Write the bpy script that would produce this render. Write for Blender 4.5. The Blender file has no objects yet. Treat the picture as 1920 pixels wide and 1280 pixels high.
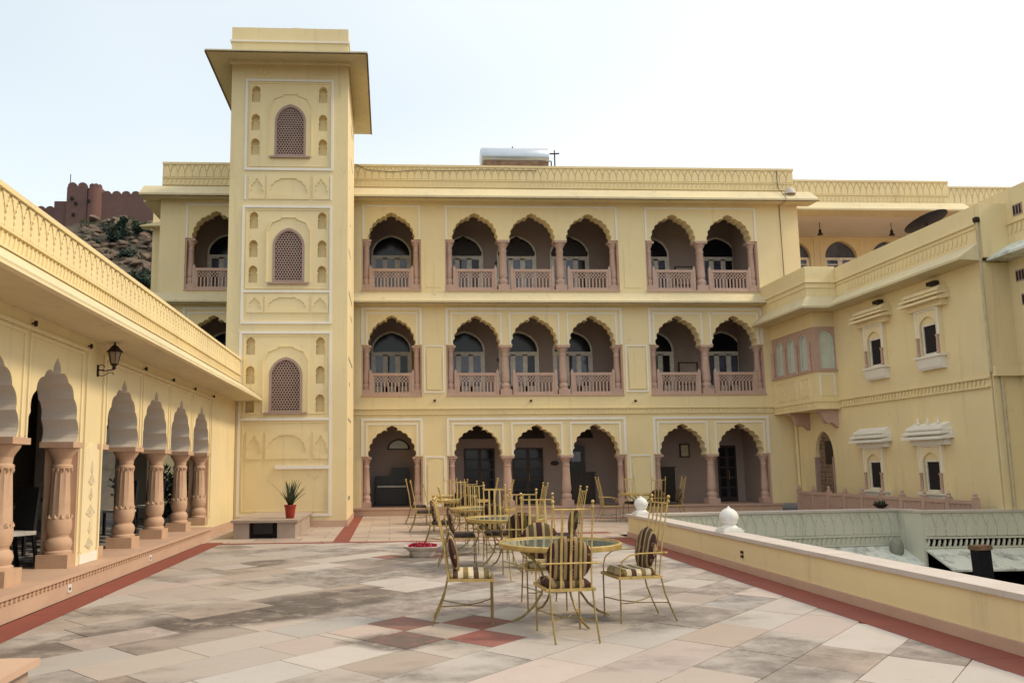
import bpy, bmesh, math, random
from mathutils import Vector, Matrix
from mathutils.geometry import tessellate_polygon
R = math.radians
rnd = random.Random(7)

# ------------------------------------------------------------------ camera, sky, sun, exposure
scn = bpy.context.scene
col = scn.collection
cam_d = bpy.data.cameras.new('camera')
cam = bpy.data.objects.new('camera', cam_d)
col.objects.link(cam)
cam_d.sensor_fit = 'HORIZONTAL'
cam_d.sensor_width = 36.0
cam_d.lens = 27.31
cam_d.shift_x = 0.0801
cam_d.shift_y = 0.0290
cam_d.clip_start = 0.05
cam_d.clip_end = 5000
cam.matrix_world = Matrix(((0.998608, 0.002908, -0.052658, 0.0),
                           (-0.051896, -0.123557, -0.990979, 0.0),
                           (-0.009388, 0.992333, -0.123234, 1.5),
                           (0, 0, 0, 1)))
scn.camera = cam

SUN_EL, SUN_AZ = 44.0, 98.0       # azimuth clockwise from +Y: the sun stands over the right wing, a little behind
world = bpy.data.worlds.new('World')
scn.world = world
world.use_nodes = True
wn, wl = world.node_tree.nodes, world.node_tree.links
bgn = wn['Background']
sky = wn.new('ShaderNodeTexSky')
sky.sky_type = 'NISHITA'
sky.sun_disc = False
sky.sun_elevation = R(SUN_EL)
sky.sun_rotation = R(SUN_AZ)
sky.dust_density = 1.6
sky.air_density = 1.2
sky.ozone_density = 1.0
# thin, uneven high cloud veils the blue
tc = wn.new('ShaderNodeTexCoord')
cmp_ = wn.new('ShaderNodeMapping'); cmp_.inputs['Location'].default_value = (4.42, 8.1, 2.2); cmp_.inputs['Scale'].default_value = (1.0, 1.0, 1.6)
wl.new(tc.outputs['Generated'], cmp_.inputs[0])
cn = wn.new('ShaderNodeTexNoise'); cn.inputs['Scale'].default_value = 0.8; cn.inputs['Detail'].default_value = 2.5; cn.inputs['Roughness'].default_value = 0.5
wl.new(cmp_.outputs[0], cn.inputs['Vector'])
cr = wn.new('ShaderNodeMapRange'); cr.inputs[1].default_value = 0.35; cr.inputs[2].default_value = 0.62; cr.inputs[3].default_value = 0.52; cr.inputs[4].default_value = 0.94
wl.new(cn.outputs[0], cr.inputs[0])
hz = wn.new('ShaderNodeMixRGB')
hz.inputs[2].default_value = (9.0, 9.1, 9.0, 1)
wl.new(cr.outputs[0], hz.inputs[0])
hs_ = wn.new('ShaderNodeHueSaturation'); hs_.inputs['Saturation'].default_value = 1.25; hs_.inputs['Hue'].default_value = 0.475; hs_.inputs['Value'].default_value = 1.45
wl.new(sky.outputs[0], hs_.inputs['Color'])
wl.new(hs_.outputs[0], hz.inputs[1])
wl.new(hz.outputs[0], bgn.inputs[0])
bgn.inputs[1].default_value = 0.074

sun_d = bpy.data.lights.new('sun', 'SUN')
sun_d.energy = 1.5
sun_d.angle = R(10)
sun_d.color = (1.0, 0.83, 0.60)
sun = bpy.data.objects.new('sun', sun_d)
col.objects.link(sun)
sd = Vector((math.sin(R(SUN_AZ)) * math.cos(R(SUN_EL)), math.cos(R(SUN_AZ)) * math.cos(R(SUN_EL)), math.sin(R(SUN_EL))))
sun.rotation_euler = (-sd).to_track_quat('-Z', 'Y').to_euler()
sun.location = sd * 60

scn.view_settings.view_transform = 'Standard'
scn.view_settings.look = 'None'
scn.view_settings.exposure = 0.80
scn.view_settings.gamma = 1.0
scn.view_settings.use_curve_mapping = False
scn.render.engine = 'CYCLES'
scn.render.resolution_x, scn.render.resolution_y = 1024, 682
scn.cycles.max_bounces = 8

# ------------------------------------------------------------------ materials
def s2l(*c):
    return tuple(((v / 255) / 12.92 if v / 255 <= 0.04045 else ((v / 255 + 0.055) / 1.055) ** 2.4) for v in c) + (1.0,)

class NT:
    def __init__(self, name):
        self.m = bpy.data.materials.new(name)
        self.m.use_nodes = True
        self.n = self.m.node_tree.nodes
        self.l = self.m.node_tree.links
        self.b = self.n['Principled BSDF']
        self.b.inputs['Specular IOR Level'].default_value = 0.3
    def new(self, t, **kw):
        n = self.n.new(t)
        for k, v in kw.items():
            setattr(n, k, v)
        return n
    def pos(self, scale=(1, 1, 1), obj=False, rot=(0, 0, 0)):
        if obj:
            src = self.new('ShaderNodeTexCoord').outputs['Object']
        else:
            src = self.new('ShaderNodeNewGeometry').outputs['Position']
        mp = self.new('ShaderNodeMapping')
        mp.inputs['Scale'].default_value = scale
        mp.inputs['Rotation'].default_value = rot
        self.l.new(src, mp.inputs[0])
        return mp.outputs[0]
    def noise(self, vec, scale, detail=4, rough=0.6):
        n = self.new('ShaderNodeTexNoise')
        n.inputs['Scale'].default_value = scale
        n.inputs['Detail'].default_value = detail
        n.inputs['Roughness'].default_value = rough
        self.l.new(vec, n.inputs['Vector'])
        return n.outputs[0]
    def ramp(self, fac, stops, const=False):
        r = self.new('ShaderNodeValToRGB')
        if const:
            r.color_ramp.interpolation = 'CONSTANT'
        e = r.color_ramp.elements
        while len(e) > len(stops):
            e.remove(e[-1])
        while len(e) < len(stops):
            e.new(0.5)
        for el, (p, c) in zip(e, stops):
            el.position = p
            el.color = c if isinstance(c, tuple) else (c, c, c, 1)
        self.l.new(fac, r.inputs[0])
        return r.outputs[0]
    def mix(self, fac, a, b, mode='MIX'):
        m = self.new('ShaderNodeMixRGB', blend_type=mode)
        for i, v in ((0, fac), (1, a), (2, b)):
            if isinstance(v, (int, float, tuple)):
                m.inputs[i].default_value = v
            else:
                self.l.new(v, m.inputs[i])
        return m.outputs[0]
    def bump(self, h, strength=0.3, dist=0.01):
        b = self.new('ShaderNodeBump')
        b.inputs['Strength'].default_value = strength
        b.inputs['Distance'].default_value = dist
        self.l.new(h, b.inputs['Height'])
        self.l.new(b.outputs[0], self.b.inputs['Normal'])
    def done(self, color, rough=0.8, metal=0.0, spec=None):
        if isinstance(color, tuple):
            self.b.inputs['Base Color'].default_value = color
        else:
            self.l.new(color, self.b.inputs['Base Color'])
        self.b.inputs['Roughness'].default_value = rough
        self.b.inputs['Metallic'].default_value = metal
        if spec is not None:
            self.b.inputs['Specular IOR Level'].default_value = spec
        return self.m

def plaster(name, base, alt, grime=(0.25, 0.2, 0.13, 1), g_amt=0.35, streak=0.5, bump=0.25, rough=0.85, gth=0.62):
    t = NT(name)
    p = t.pos()
    big = t.noise(p, 0.45, 3)
    fine = t.noise(p, 5.0, 6, 0.65)
    c = t.mix(t.ramp(big, [(0.35, 0.0), (0.65, 1.0)]), base, alt)
    c = t.mix(t.ramp(fine, [(0.42, 0.0), (0.75, 0.35)]), c, alt)
    c = t.mix(t.ramp(t.noise(p, 1.2, 6, 0.7), [(0.5, 0.0), (0.75, 0.30)]), c, t.mix(0.35, alt, (0.9, 0.86, 0.72, 1)))
    st = t.noise(t.pos((2.6, 2.6, 0.22)), 1.6, 5, 0.7)
    mask = t.ramp(st, [(0.56, 0.0), (0.78, streak)])
    c = t.mix(mask, c, t.mix(0.55, alt, grime))
    sp = t.noise(p, 2.1, 8, 0.75)
    c = t.mix(t.ramp(sp, [(gth, 0.0), (gth + 0.18, g_amt)]), c, grime)
    t.bump(t.noise(p, 28, 5, 0.6), bump, 0.006)
    return t.done(c, rough)

M = {}
M['yellow'] = plaster('plaster_yellow', (0.79, 0.65, 0.36, 1), (0.715, 0.59, 0.345, 1), g_amt=0.45, streak=0.5)
M['cream'] = plaster('plaster_cream', (0.82, 0.70, 0.44, 1), (0.74, 0.62, 0.38, 1), streak=0.6)
M['white'] = plaster('plaster_white_trim', (0.80, 0.765, 0.69, 1), (0.74, 0.70, 0.61, 1), streak=0.25, g_amt=0.2)
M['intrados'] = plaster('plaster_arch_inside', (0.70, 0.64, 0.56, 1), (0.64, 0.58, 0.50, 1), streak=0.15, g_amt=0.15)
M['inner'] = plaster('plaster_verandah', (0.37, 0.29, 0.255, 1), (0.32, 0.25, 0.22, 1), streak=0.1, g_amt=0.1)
M['mint'] = plaster('plaster_mint_weathered', (0.64, 0.635, 0.52, 1), (0.56, 0.555, 0.45, 1), grime=(0.10, 0.10, 0.09, 1), g_amt=0.55, streak=0.6)
M['mint_roof'] = plaster('plaster_mint_eave', (0.64, 0.68, 0.61, 1), (0.70, 0.71, 0.63, 1), grime=(0.10, 0.11, 0.115, 1), g_amt=0.95, streak=0.6, gth=0.50)
M['eave'] = plaster('plaster_eave_top', (0.66, 0.565, 0.35, 1), (0.57, 0.495, 0.32, 1), grime=(0.14, 0.115, 0.085, 1), g_amt=0.6, streak=0.6)

def stone(name, a, b, dark, scale=3.0, bump=0.3, rough=0.75, dmg=0.4):
    t = NT(name)
    p = t.pos()
    c = t.mix(t.ramp(t.noise(p, scale, 6, 0.65), [(0.3, 0.0), (0.7, 1.0)]), a, b)
    c = t.mix(t.ramp(t.noise(p, scale * 0.6, 8, 0.75), [(0.58, 0.0), (0.8, dmg)]), c, dark)
    t.bump(t.noise(p, 40, 5, 0.6), bump, 0.005)
    return t.done(c, rough)

M['pink'] = stone('sandstone_pink', (0.505, 0.35, 0.28, 1), (0.435, 0.295, 0.235, 1), (0.30, 0.20, 0.16, 1))
M['buff'] = stone('sandstone_buff', (0.56, 0.375, 0.25, 1), (0.475, 0.31, 0.205, 1), (0.30, 0.19, 0.13, 1), 5)
M['step'] = stone('sandstone_step', (0.56, 0.39, 0.28, 1), (0.49, 0.33, 0.24, 1), (0.34, 0.24, 0.18, 1), 2)
M['coping'] = stone('coping_stone', (0.58, 0.52, 0.47, 1), (0.50, 0.44, 0.39, 1), (0.33, 0.25, 0.22, 1), 3)
M['jali'] = stone('jali_stone', (0.38, 0.27, 0.22, 1), (0.32, 0.225, 0.185, 1), (0.2, 0.13, 0.11, 1), 4)
M['marble'] = stone('bench_stone', (0.43, 0.345, 0.28, 1), (0.34, 0.265, 0.215, 1), (0.12, 0.09, 0.075, 1), 2.5, dmg=0.8)
M['fort'] = stone('fort_sandstone', (0.165, 0.088, 0.075, 1), (0.12, 0.07, 0.062, 1), (0.065, 0.045, 0.045, 1), 0.3, dmg=0.8)
M['fort_red'] = stone('fort_sandstone_red', (0.185, 0.092, 0.073, 1), (0.135, 0.072, 0.06, 1), (0.07, 0.045, 0.042, 1), 0.3, dmg=0.8)
M['rock'] = stone('hill_rock', (0.175, 0.122, 0.085, 1), (0.10, 0.075, 0.058, 1), (0.03, 0.027, 0.027, 1), 0.8, dmg=0.9)
M['soil'] = stone('hill_soil', (0.10, 0.075, 0.05, 1), (0.05, 0.045, 0.032, 1), (0.025, 0.035, 0.02, 1), 0.5, dmg=0.9)
M['rubble'] = stone('rubble_stone', (0.26, 0.17, 0.115, 1), (0.20, 0.14, 0.10, 1), (0.08, 0.06, 0.05, 1), 6)
M['finial_white'] = stone('whitewashed_stone', (0.78, 0.77, 0.74, 1), (0.68, 0.67, 0.63, 1), (0.36, 0.34, 0.30, 1), 7, dmg=0.5)
M['grey_stone'] = stone('weathered_grey_stone', (0.30, 0.30, 0.23, 1), (0.2, 0.2, 0.16, 1), (0.07, 0.07, 0.06, 1), 9, dmg=0.9)

def floor_mat():
    t = NT('floor_slab_stone')
    oi = t.new('ShaderNodeObjectInfo')
    p = t.pos()
    c = t.mix(t.ramp(t.noise(p, 2.2, 8, 0.7), [(0.3, 0.0), (0.75, 0.6)]), oi.outputs['Color'],
              t.mix(0.5, oi.outputs['Color'], (0.40, 0.30, 0.24, 1)))
    # dark weathering stains in broken patches drawn out along the courses, each slab taking them a little differently
    jit = t.new('ShaderNodeMath', operation='MULTIPLY'); jit.inputs[1].default_value = 0.24
    t.l.new(oi.outputs['Random'], jit.inputs[0])
    st = t.noise(t.pos((0.55, 1.0, 1), rot=(0, 0, R(-38))), 0.62, 9, 0.62)
    ad = t.new('ShaderNodeMath', operation='ADD')
    t.l.new(st, ad.inputs[0]); t.l.new(jit.outputs[0], ad.inputs[1])
    brk = t.noise(p, 3.4, 10, 0.78)
    a2 = t.mix(1.0, t.ramp(ad.outputs[0], [(0.60, 0.0), (0.72, 0.75)]), t.ramp(brk, [(0.36, 0.12), (0.58, 1.0)]), 'MULTIPLY')
    # old water marks lying along the diagonal courses
    rotv = t.new('ShaderNodeVectorRotate', rotation_type='Z_AXIS'); rotv.inputs['Angle'].default_value = R(-45)
    t.l.new(t.new('ShaderNodeNewGeometry').outputs['Position'], rotv.inputs['Vector'])
    wob = t.new('ShaderNodeTexNoise'); wob.inputs['Scale'].default_value = 1.3; wob.inputs['Detail'].default_value = 6
    t.l.new(p, wob.inputs['Vector'])
    wv = t.new('ShaderNodeVectorMath', operation='MULTIPLY_ADD')
    t.l.new(wob.outputs['Color'], wv.inputs[0]); wv.inputs[1].default_value = (0.9, 0.5, 0); t.l.new(rotv.outputs[0], wv.inputs[2])
    total = None
    for (u0, u1, q0, q1, amt) in ((3.6, 8.4, 6.6, 7.95, 1.0), (2.9, 4.6, 6.9, 7.7, 0.8), (4.9, 6.1, 4.75, 5.65, 0.85), (7.4, 8.8, 3.5, 4.3, 0.6), (6.8, 8.9, 10.4, 11.4, 0.8), (8.8, 11.2, 8.8, 9.8, 0.75), (9.4, 10.4, 7.0, 7.8, 0.7), (5.6, 7.4, 1.8, 2.6, 0.4), (3.4, 4.6, 3.2, 3.9, 0.4), (2.2, 3.2, 5.2, 5.9, 0.5)):
        mp_ = t.new('ShaderNodeMapping')
        mp_.inputs['Location'].default_value = (-(u0 + u1) / (u1 - u0) * 1.0, -(q0 + q1) / (q1 - q0), 0)
        mp_.inputs['Scale'].default_value = (2 / (u1 - u0), 2 / (q1 - q0), 0)
        t.l.new(wv.outputs[0], mp_.inputs[0])
        ln_ = t.new('ShaderNodeVectorMath', operation='LENGTH'); t.l.new(mp_.outputs[0], ln_.inputs[0])
        mr = t.ramp(ln_.outputs['Value'], [(0.70, amt), (0.98, 0.0)])
        total = mr if total is None else t.mix(1.0, total, mr, 'LIGHTEN')
    mk = t.mix(1.0, total, t.ramp(t.noise(p, 3.2, 10, 0.8), [(0.38, 0.12), (0.50, 1.0)]), 'MULTIPLY')
    mk = t.mix(1.0, mk, t.ramp(oi.outputs['Random'], [(0.28, 0.08), (0.42, 1.0)]), 'MULTIPLY')
    c = t.mix(mk, c, (0.10, 0.082, 0.072, 1))
    c = t.mix(a2, c, (0.105, 0.088, 0.078, 1))
    c = t.mix(t.ramp(t.noise(p, 7.0, 9, 0.75), [(0.60, 0.0), (0.74, 0.45)]), c, (0.22, 0.18, 0.155, 1))
    c = t.mix(t.ramp(t.noise(p, 0.5, 4), [(0.4, 0.0), (0.7, 0.12)]), c, (0.46, 0.38, 0.30, 1))
    h = t.noise(p, 18, 6, 0.65)
    t.bump(h, 0.25, 0.006)
    rg = t.ramp(t.noise(p, 3, 5), [(0.3, 0.45), (0.7, 0.75)])
    t.l.new(rg, t.b.inputs['Roughness'])
    m = t.done(c, 0.6, spec=0.35)
    return m
M['slab'] = floor_mat()
M['joint'] = NT('joint_mortar').done((0.07, 0.058, 0.048, 1), 0.95)

def far_floor():
    t = NT('far_paving')
    v = t.pos()
    b = t.new('ShaderNodeTexBrick')
    b.offset = 0.5
    b.inputs['Color1'].default_value = (0.50, 0.41, 0.33, 1)
    b.inputs['Color2'].default_value = (0.41, 0.315, 0.26, 1)
    b.inputs['Mortar'].default_value = (0.25, 0.2, 0.16, 1)
    b.inputs['Scale'].default_value = 1.0
    b.inputs['Mortar Size'].default_value = 0.012
    b.inputs['Brick Width'].default_value = 0.95
    b.inputs['Row Height'].default_value = 0.62
    t.l.new(v, b.inputs['Vector'])
    st = t.noise(t.pos((0.5, 1, 1)), 0.9, 8, 0.7)
    c = t.mix(t.ramp(st, [(0.52, 0.0), (0.7, 0.6)]), b.outputs[0], (0.22, 0.165, 0.14, 1))
    t.bump(t.noise(v, 18, 5), 0.2, 0.005)
    return t.done(c, 0.65)
M['far_floor'] = far_floor()
M['red'] = stone('red_sandstone_strip', (0.265, 0.075, 0.052, 1), (0.22, 0.068, 0.052, 1), (0.14, 0.055, 0.045, 1), 1.6, dmg=0.5)

def simple(name, c, rough=0.6, metal=0.0, spec=0.4, var=0.15, scale=8):
    t = NT(name)
    d = tuple(x * (1 - var * 2) for x in c[:3]) + (1,)
    cc = t.mix(t.ramp(t.noise(t.pos(), scale, 5, 0.65), [(0.35, 0.0), (0.7, 1.0)]), c + (1,) if len(c) == 3 else c, d)
    return t.done(cc, rough, metal, spec)

M['gold'] = simple('brass_painted_iron', (0.62, 0.44, 0.155), 0.42, 0.35, 0.5, 0.2, 14)
M['gold_dull'] = simple('aged_brass_rod', (0.36, 0.26, 0.09), 0.5, 0.35, 0.5, 0.25, 14)
M['black'] = simple('black_lacquer', (0.012, 0.011, 0.011), 0.35)
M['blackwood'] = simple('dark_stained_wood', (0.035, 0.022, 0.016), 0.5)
M['iron'] = simple('dark_bronze_iron', (0.035, 0.022, 0.018), 0.45, 0.6)
M['brown_fabric'] = simple('dark_brown_leatherette', (0.052, 0.030, 0.026), 0.6)
M['black_fabric'] = simple('black_fabric', (0.016, 0.015, 0.016), 0.8)
M['cloth_white'] = simple('white_seat_cloth', (0.5, 0.48, 0.45), 0.9)
M['door_white'] = simple('painted_frame', (0.82, 0.76, 0.64), 0.5)
M['glass_dark'] = simple('dark_window_glass', (0.014, 0.016, 0.022), 0.12, 0, 0.35, 0.2, 2)
M['glass_blue'] = simple('bluish_window_glass', (0.12, 0.135, 0.19), 0.08, 0, 0.6, 0.3, 2)
M['curtain'] = simple('pale_blind', (0.58, 0.62, 0.54), 0.35, 0, 0.5, 0.08, 2)
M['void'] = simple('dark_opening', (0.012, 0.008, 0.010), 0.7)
M['ceramic'] = simple('white_ceramic', (0.62, 0.58, 0.52), 0.35, var=0.1)
M['petal'] = simple('red_rose_petal', (0.50, 0.012, 0.05), 0.6, var=0.3, scale=30)
M['petal_pink'] = simple('pink_rose_petal', (0.62, 0.10, 0.16), 0.6, var=0.2, scale=30)
M['pot'] = simple('red_plastic_pot', (0.33, 0.035, 0.02), 0.45)
M['leaf'] = simple('agave_leaf', (0.055, 0.085, 0.035), 0.5, var=0.35, scale=12)
M['bush'] = simple('bush_leaf', (0.035, 0.070, 0.045), 0.7, var=0.35, scale=2)
M['scrub'] = simple('dry_scrub_grass', (0.10, 0.105, 0.05), 0.9, var=0.4, scale=0.6)
M['steel'] = simple('galvanised_tank', (0.55, 0.60, 0.66), 0.3, 0.7, 0.5, 0.06, 2)
M['rust'] = simple('rusted_metal', (0.28, 0.17, 0.10), 0.7, 0.2, 0.4, 0.3, 5)
M['pipe'] = simple('painted_pipe', (0.55, 0.47, 0.30), 0.5)
M['cable'] = simple('dark_cable', (0.06, 0.05, 0.035), 0.7)
M['plastic_white'] = simple('white_socket_plastic', (0.75, 0.72, 0.66), 0.4, var=0.05)
M['slate'] = simple('dark_blue_steel', (0.010, 0.011, 0.017), 0.6, spec=0.2)
M['drip'] = simple('weathered_drip_edge', (0.21, 0.155, 0.09), 0.9, var=0.35, scale=5)
M['ground'] = simple('dry_ground', (0.10, 0.085, 0.06), 0.95, var=0.3, scale=0.2)
M['art'] = simple('painted_decor', (0.70, 0.60, 0.40), 0.7, var=0.2, scale=18)

def stripe_mat(name, cols, width, rot=0.0, dots=True, pos=None):
    t = NT(name)
    p = t.pos((1, 1, 1), obj=True, rot=(0, 0, rot))
    sx = t.new('ShaderNodeSeparateXYZ')
    t.l.new(p, sx.inputs[0])
    m = t.new('ShaderNodeMath', operation='MULTIPLY'); m.inputs[1].default_value = 1.0 / (width * len(cols))
    t.l.new(sx.outputs[0], m.inputs[0])
    a = t.new('ShaderNodeMath', operation='ADD'); a.inputs[1].default_value = 10.13
    t.l.new(m.outputs[0], a.inputs[0])
    f = t.new('ShaderNodeMath', operation='FRACT')
    t.l.new(a.outputs[0], f.inputs[0])
    c = t.ramp(f.outputs[0], [((pos[i] if pos else i / len(cols)), k) for i, k in enumerate(cols)], True)
    if dots:
        vo = t.new('ShaderNodeTexVoronoi'); vo.inputs['Scale'].default_value = 12
        t.l.new(p, vo.inputs['Vector'])
        ring = t.ramp(vo.outputs['Distance'], [(0.0, 0.0), (0.14, 0.7), (0.22, 0.0)], True)
        c = t.mix(ring, c, (0.33, 0.23, 0.13, 1))
    t.bump(t.noise(t.pos(obj=True), 120, 3), 0.3, 0.002)
    return t.done(c, 0.85)
CR, OL, BR = (0.56, 0.44, 0.26, 1), (0.12, 0.095, 0.035, 1), (0.045, 0.018, 0.014, 1)
M['stripe'] = stripe_mat('striped_cushion_fabric', [BR, (0.34, 0.24, 0.13, 1), (0.085, 0.062, 0.026, 1), (0.34, 0.24, 0.13, 1)], 0.045, R(8), True, [0.0, 0.36, 0.52, 0.84])
M['stripe_light'] = stripe_mat('striped_seat_fabric', [(0.66, 0.56, 0.38, 1), (0.22, 0.16, 0.06, 1), (0.62, 0.53, 0.36, 1), (0.09, 0.05, 0.03, 1)], 0.05, R(90))
M['stripe_dark'] = stripe_mat('dark_patterned_fabric', [BR, OL, (0.03, 0.014, 0.012, 1), (0.17, 0.11, 0.06, 1)], 0.055)

def tabletop_glass():
    t = NT('green_tinted_glass')
    t.b.inputs['Transmission Weight'].default_value = 0.55
    t.b.inputs['IOR'].default_value = 1.5
    return t.done((0.30, 0.38, 0.32, 1), 0.03, 0, 0.7)
M['tglass'] = tabletop_glass()
def lantern_glass():
    t = NT('frosted_lantern_glass')
    t.b.inputs['Transmission Weight'].default_value = 0.4
    return t.done((0.45, 0.36, 0.27, 1), 0.35)
M['lglass'] = lantern_glass()
def checker():
    t = NT('black_white_checker_floor')
    c = t.new('ShaderNodeTexChecker'); c.inputs['Scale'].default_value = 4.0
    c.inputs['Color1'].default_value = (0.02, 0.02, 0.025, 1); c.inputs['Color2'].default_value = (0.30, 0.29, 0.28, 1)
    t.l.new(t.pos((1, 1, 0.0)), c.inputs[0])
    return t.done(c.outputs[0], 0.4)
M['checker'] = checker()

# ------------------------------------------------------------------ mesh helpers
class MB:
    def __init__(self):
        self.v, self.f = [], []
    def add(self, vs, fs):
        o = len(self.v)
        self.v += [tuple(p) for p in vs]
        self.f += [tuple(i + o for i in q) for q in fs]
        return self
    def box(self, x0, x1, y0, y1, z0, z1):
        return self.add([(x0, y0, z0), (x1, y0, z0), (x1, y1, z0), (x0, y1, z0), (x0, y0, z1), (x1, y0, z1), (x1, y1, z1), (x0, y1, z1)],
                        [(3, 2, 1, 0), (4, 5, 6, 7), (0, 1, 5, 4), (1, 2, 6, 5), (2, 3, 7, 6), (3, 0, 4, 7)])
    def prism(self, pts, plane, a, b):
        f = {'xz': lambda p, d: (p[0], d, p[1]), 'yz': lambda p, d: (d, p[0], p[1]), 'xy': lambda p, d: (p[0], p[1], d)}[plane]
        n = len(pts)
        return self.add([f(p, a) for p in pts] + [f(p, b) for p in pts],
                        [tuple(range(n)), tuple(range(2 * n - 1, n - 1, -1))] + [(i, i + n, (i + 1) % n + n, (i + 1) % n) for i in range(n)])
    def lathe(self, prof, c=(0, 0, 0), segs=16, flute=0.0, nf=8, fr=(0, 0)):
        vs, fs = [], []
        for r, z in prof:
            for k in range(segs):
                a = 2 * math.pi * k / segs
                rr = r
                if flute and fr[0] <= z <= fr[1]:
                    rr = r * (1 - flute * (0.5 + 0.5 * math.cos(nf * a)))
                vs.append((c[0] + rr * math.cos(a), c[1] + rr * math.sin(a), c[2] + z))
        m = len(prof)
        for i in range(m - 1):
            for k in range(segs):
                k2 = (k + 1) % segs
                fs.append((i * segs + k, i * segs + k2, (i + 1) * segs + k2, (i + 1) * segs + k))
        fs.append(tuple(range(segs - 1, -1, -1)))
        fs.append(tuple((m - 1) * segs + k for k in range(segs)))
        return self.add(vs, fs)
    def tube(self, pts, r, segs=6, r2=None):
        pts = [Vector(p) for p in pts]
        vs, fs = [], []
        n = len(pts)
        up = None
        for i, p in enumerate(pts):
            t = (pts[min(i + 1, n - 1)] - pts[max(i - 1, 0)]).normalized()
            if up is None:
                up = Vector((0, 0, 1)) if abs(t.z) < 0.9 else Vector((1, 0, 0))
            s = t.cross(up)
            if s.length < 1e-4:
                s = t.cross(Vector((0.3, 1, 0)))
            s.normalize()
            u = s.cross(t).normalized()
            up = u
            rr = r if r2 is None else r + (r2 - r) * i / (n - 1)
            for k in range(segs):
                a = 2 * math.pi * k / segs
                vs.append(p + s * (rr * math.cos(a)) + u * (rr * math.sin(a)))
        for i in range(n - 1):
            for k in range(segs):
                k2 = (k + 1) % segs
                fs.append((i * segs + k, i * segs + k2, (i + 1) * segs + k2, (i + 1) * segs + k))
        fs.append(tuple(range(segs - 1, -1, -1)))
        fs.append(tuple((n - 1) * segs + k for k in range(segs)))
        return self.add(vs, fs)
    def ball(self, c, r, segs=8, rings=6, sz=1.0):
        prof = [(max(r * math.sin(math.pi * i / rings), 0.0004), -r * sz * math.cos(math.pi * i / rings)) for i in range(rings + 1)]
        return self.lathe(prof, c, segs)
    def holed(self, outer, holes, y0, y1, depth, back=True):
        """plate facing -Y at y0, outline and holes in (x, z); each hole is `depth` deep"""
        polys = [[Vector((p[0], p[1], 0)) for p in outer]] + [[Vector((p[0], p[1], 0)) for p in h] for h in holes]
        flat = [p for pl in polys for p in pl]
        tris = tessellate_polygon(polys)
        self.add([(p.x, y0, p.y) for p in flat], tris)
        n = len(outer)
        self.add([(p[0], y0, p[1]) for p in outer] + [(p[0], y1, p[1]) for p in outer], [(i, (i + 1) % n, (i + 1) % n + n, i + n) for i in range(n)])
        for h in holes:
            m = len(h)
            self.add([(p[0], y0, p[1]) for p in h] + [(p[0], y0 + depth, p[1]) for p in h], [(i, (i + 1) % m, (i + 1) % m + m, i + m) for i in range(m)])
            if back:
                self.add([(p[0], y0 + depth, p[1]) for p in h], [tuple(range(m))])
        return self
    def mesh(self, name, mat, smooth=False):
        me = bpy.data.meshes.new(name)
        me.from_pydata(self.v, [], self.f)
        bm = bmesh.new(); bm.from_mesh(me)
        bmesh.ops.recalc_face_normals(bm, faces=bm.faces)
        bm.to_mesh(me); bm.free()
        if smooth:
            me.polygons.foreach_set('use_smooth', [True] * len(me.polygons))
            try:
                me.set_sharp_from_angle(angle=R(42))
            except Exception:
                pass
        me.materials.append(M[mat] if isinstance(mat, str) else mat)
        return me
    def build(self, name, mat, parent=None, smooth=False, kind=None, label=None):
        return link(name, self.mesh(name, mat, smooth), parent, kind=kind, label=label)

def link(name, me, parent=None, loc=None, rot=None, scale=None, kind=None, label=None):
    o = bpy.data.objects.new(name, me)
    col.objects.link(o)
    if parent is not None:
        o.parent = parent
    if loc is not None: o.location = loc
    if rot is not None: o.rotation_euler = rot
    if scale is not None: o.scale = scale
    if kind: o['kind'] = kind
    if label: o['label'] = label
    return o

def tag(o, label, cat, group=None):
    o['label'] = label; o['category'] = cat
    if group: o['group'] = group
    return o

def thing(name, label, cat, loc=(0, 0, 0), rz=0.0, group=None):
    o = bpy.data.objects.new(name, None)
    col.objects.link(o)
    o.location = loc; o.rotation_euler = (0, 0, rz); o.empty_display_size = 0.3
    return tag(o, label, cat, group)

def copy_tree(o, parent=None):
    c = o.copy(); col.objects.link(c); c.parent = parent
    for ch in [k for k in o.children]:
        copy_tree(ch, c)
    return c

def bx(name, mat, parent, *a, kind=None, label=None):
    return MB().box(*a).build(name, mat, parent, kind=kind, label=label)

def foil(cx, z0, w, h, lobes=4, ogee=0.16, bulge=0.30, spire=False):
    """outline of a cusped arch from its left springing over the apex to its right springing"""
    half = []
    zt = h * (1 - ogee)
    pts = []
    n = lobes
    tmax = 0.90 if not spire else 0.93
    for i in range(n + 1):
        t = tmax * i / n * math.pi / 2
        pts.append((-w / 2 * math.cos(t) ** 0.85, zt / math.sin(tmax * math.pi / 2) * math.sin(t)))
    half.append(pts[0])
    for (ax, az), (bx_, bz) in zip(pts, pts[1:]):
        mx, mz = (ax + bx_) / 2, (az + bz) / 2
        dx, dz = bx_ - ax, bz - az
        L = math.hypot(dx, dz)
        nx, nz = -dz / L, dx / L
        for k in range(1, 6):
            s = k / 6
            b = bulge * L * 4 * s * (1 - s)
            half.append((ax + dx * s + nx * b, az + dz * s + nz * b))
        half.append((bx_, bz))
    ex, ez = pts[-1]
    if spire:
        half += [(ex * 1.05, ez + (h - ez) * 0.25), (ex * 0.75, ez + (h - ez) * 0.55), (ex * 0.3, ez + (h - ez) * 0.82)]
    else:
        half += [(ex * 1.25, ez + (h - ez) * 0.35), (ex * 1.0, ez + (h - ez) * 0.62), (ex * 0.45, ez + (h - ez) * 0.82)]
    half.append((0.0, h))
    full = half + [(-x, z) for x, z in reversed(half[:-1])]
    return [(cx + x, z0 + z) for x, z in full]

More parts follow.
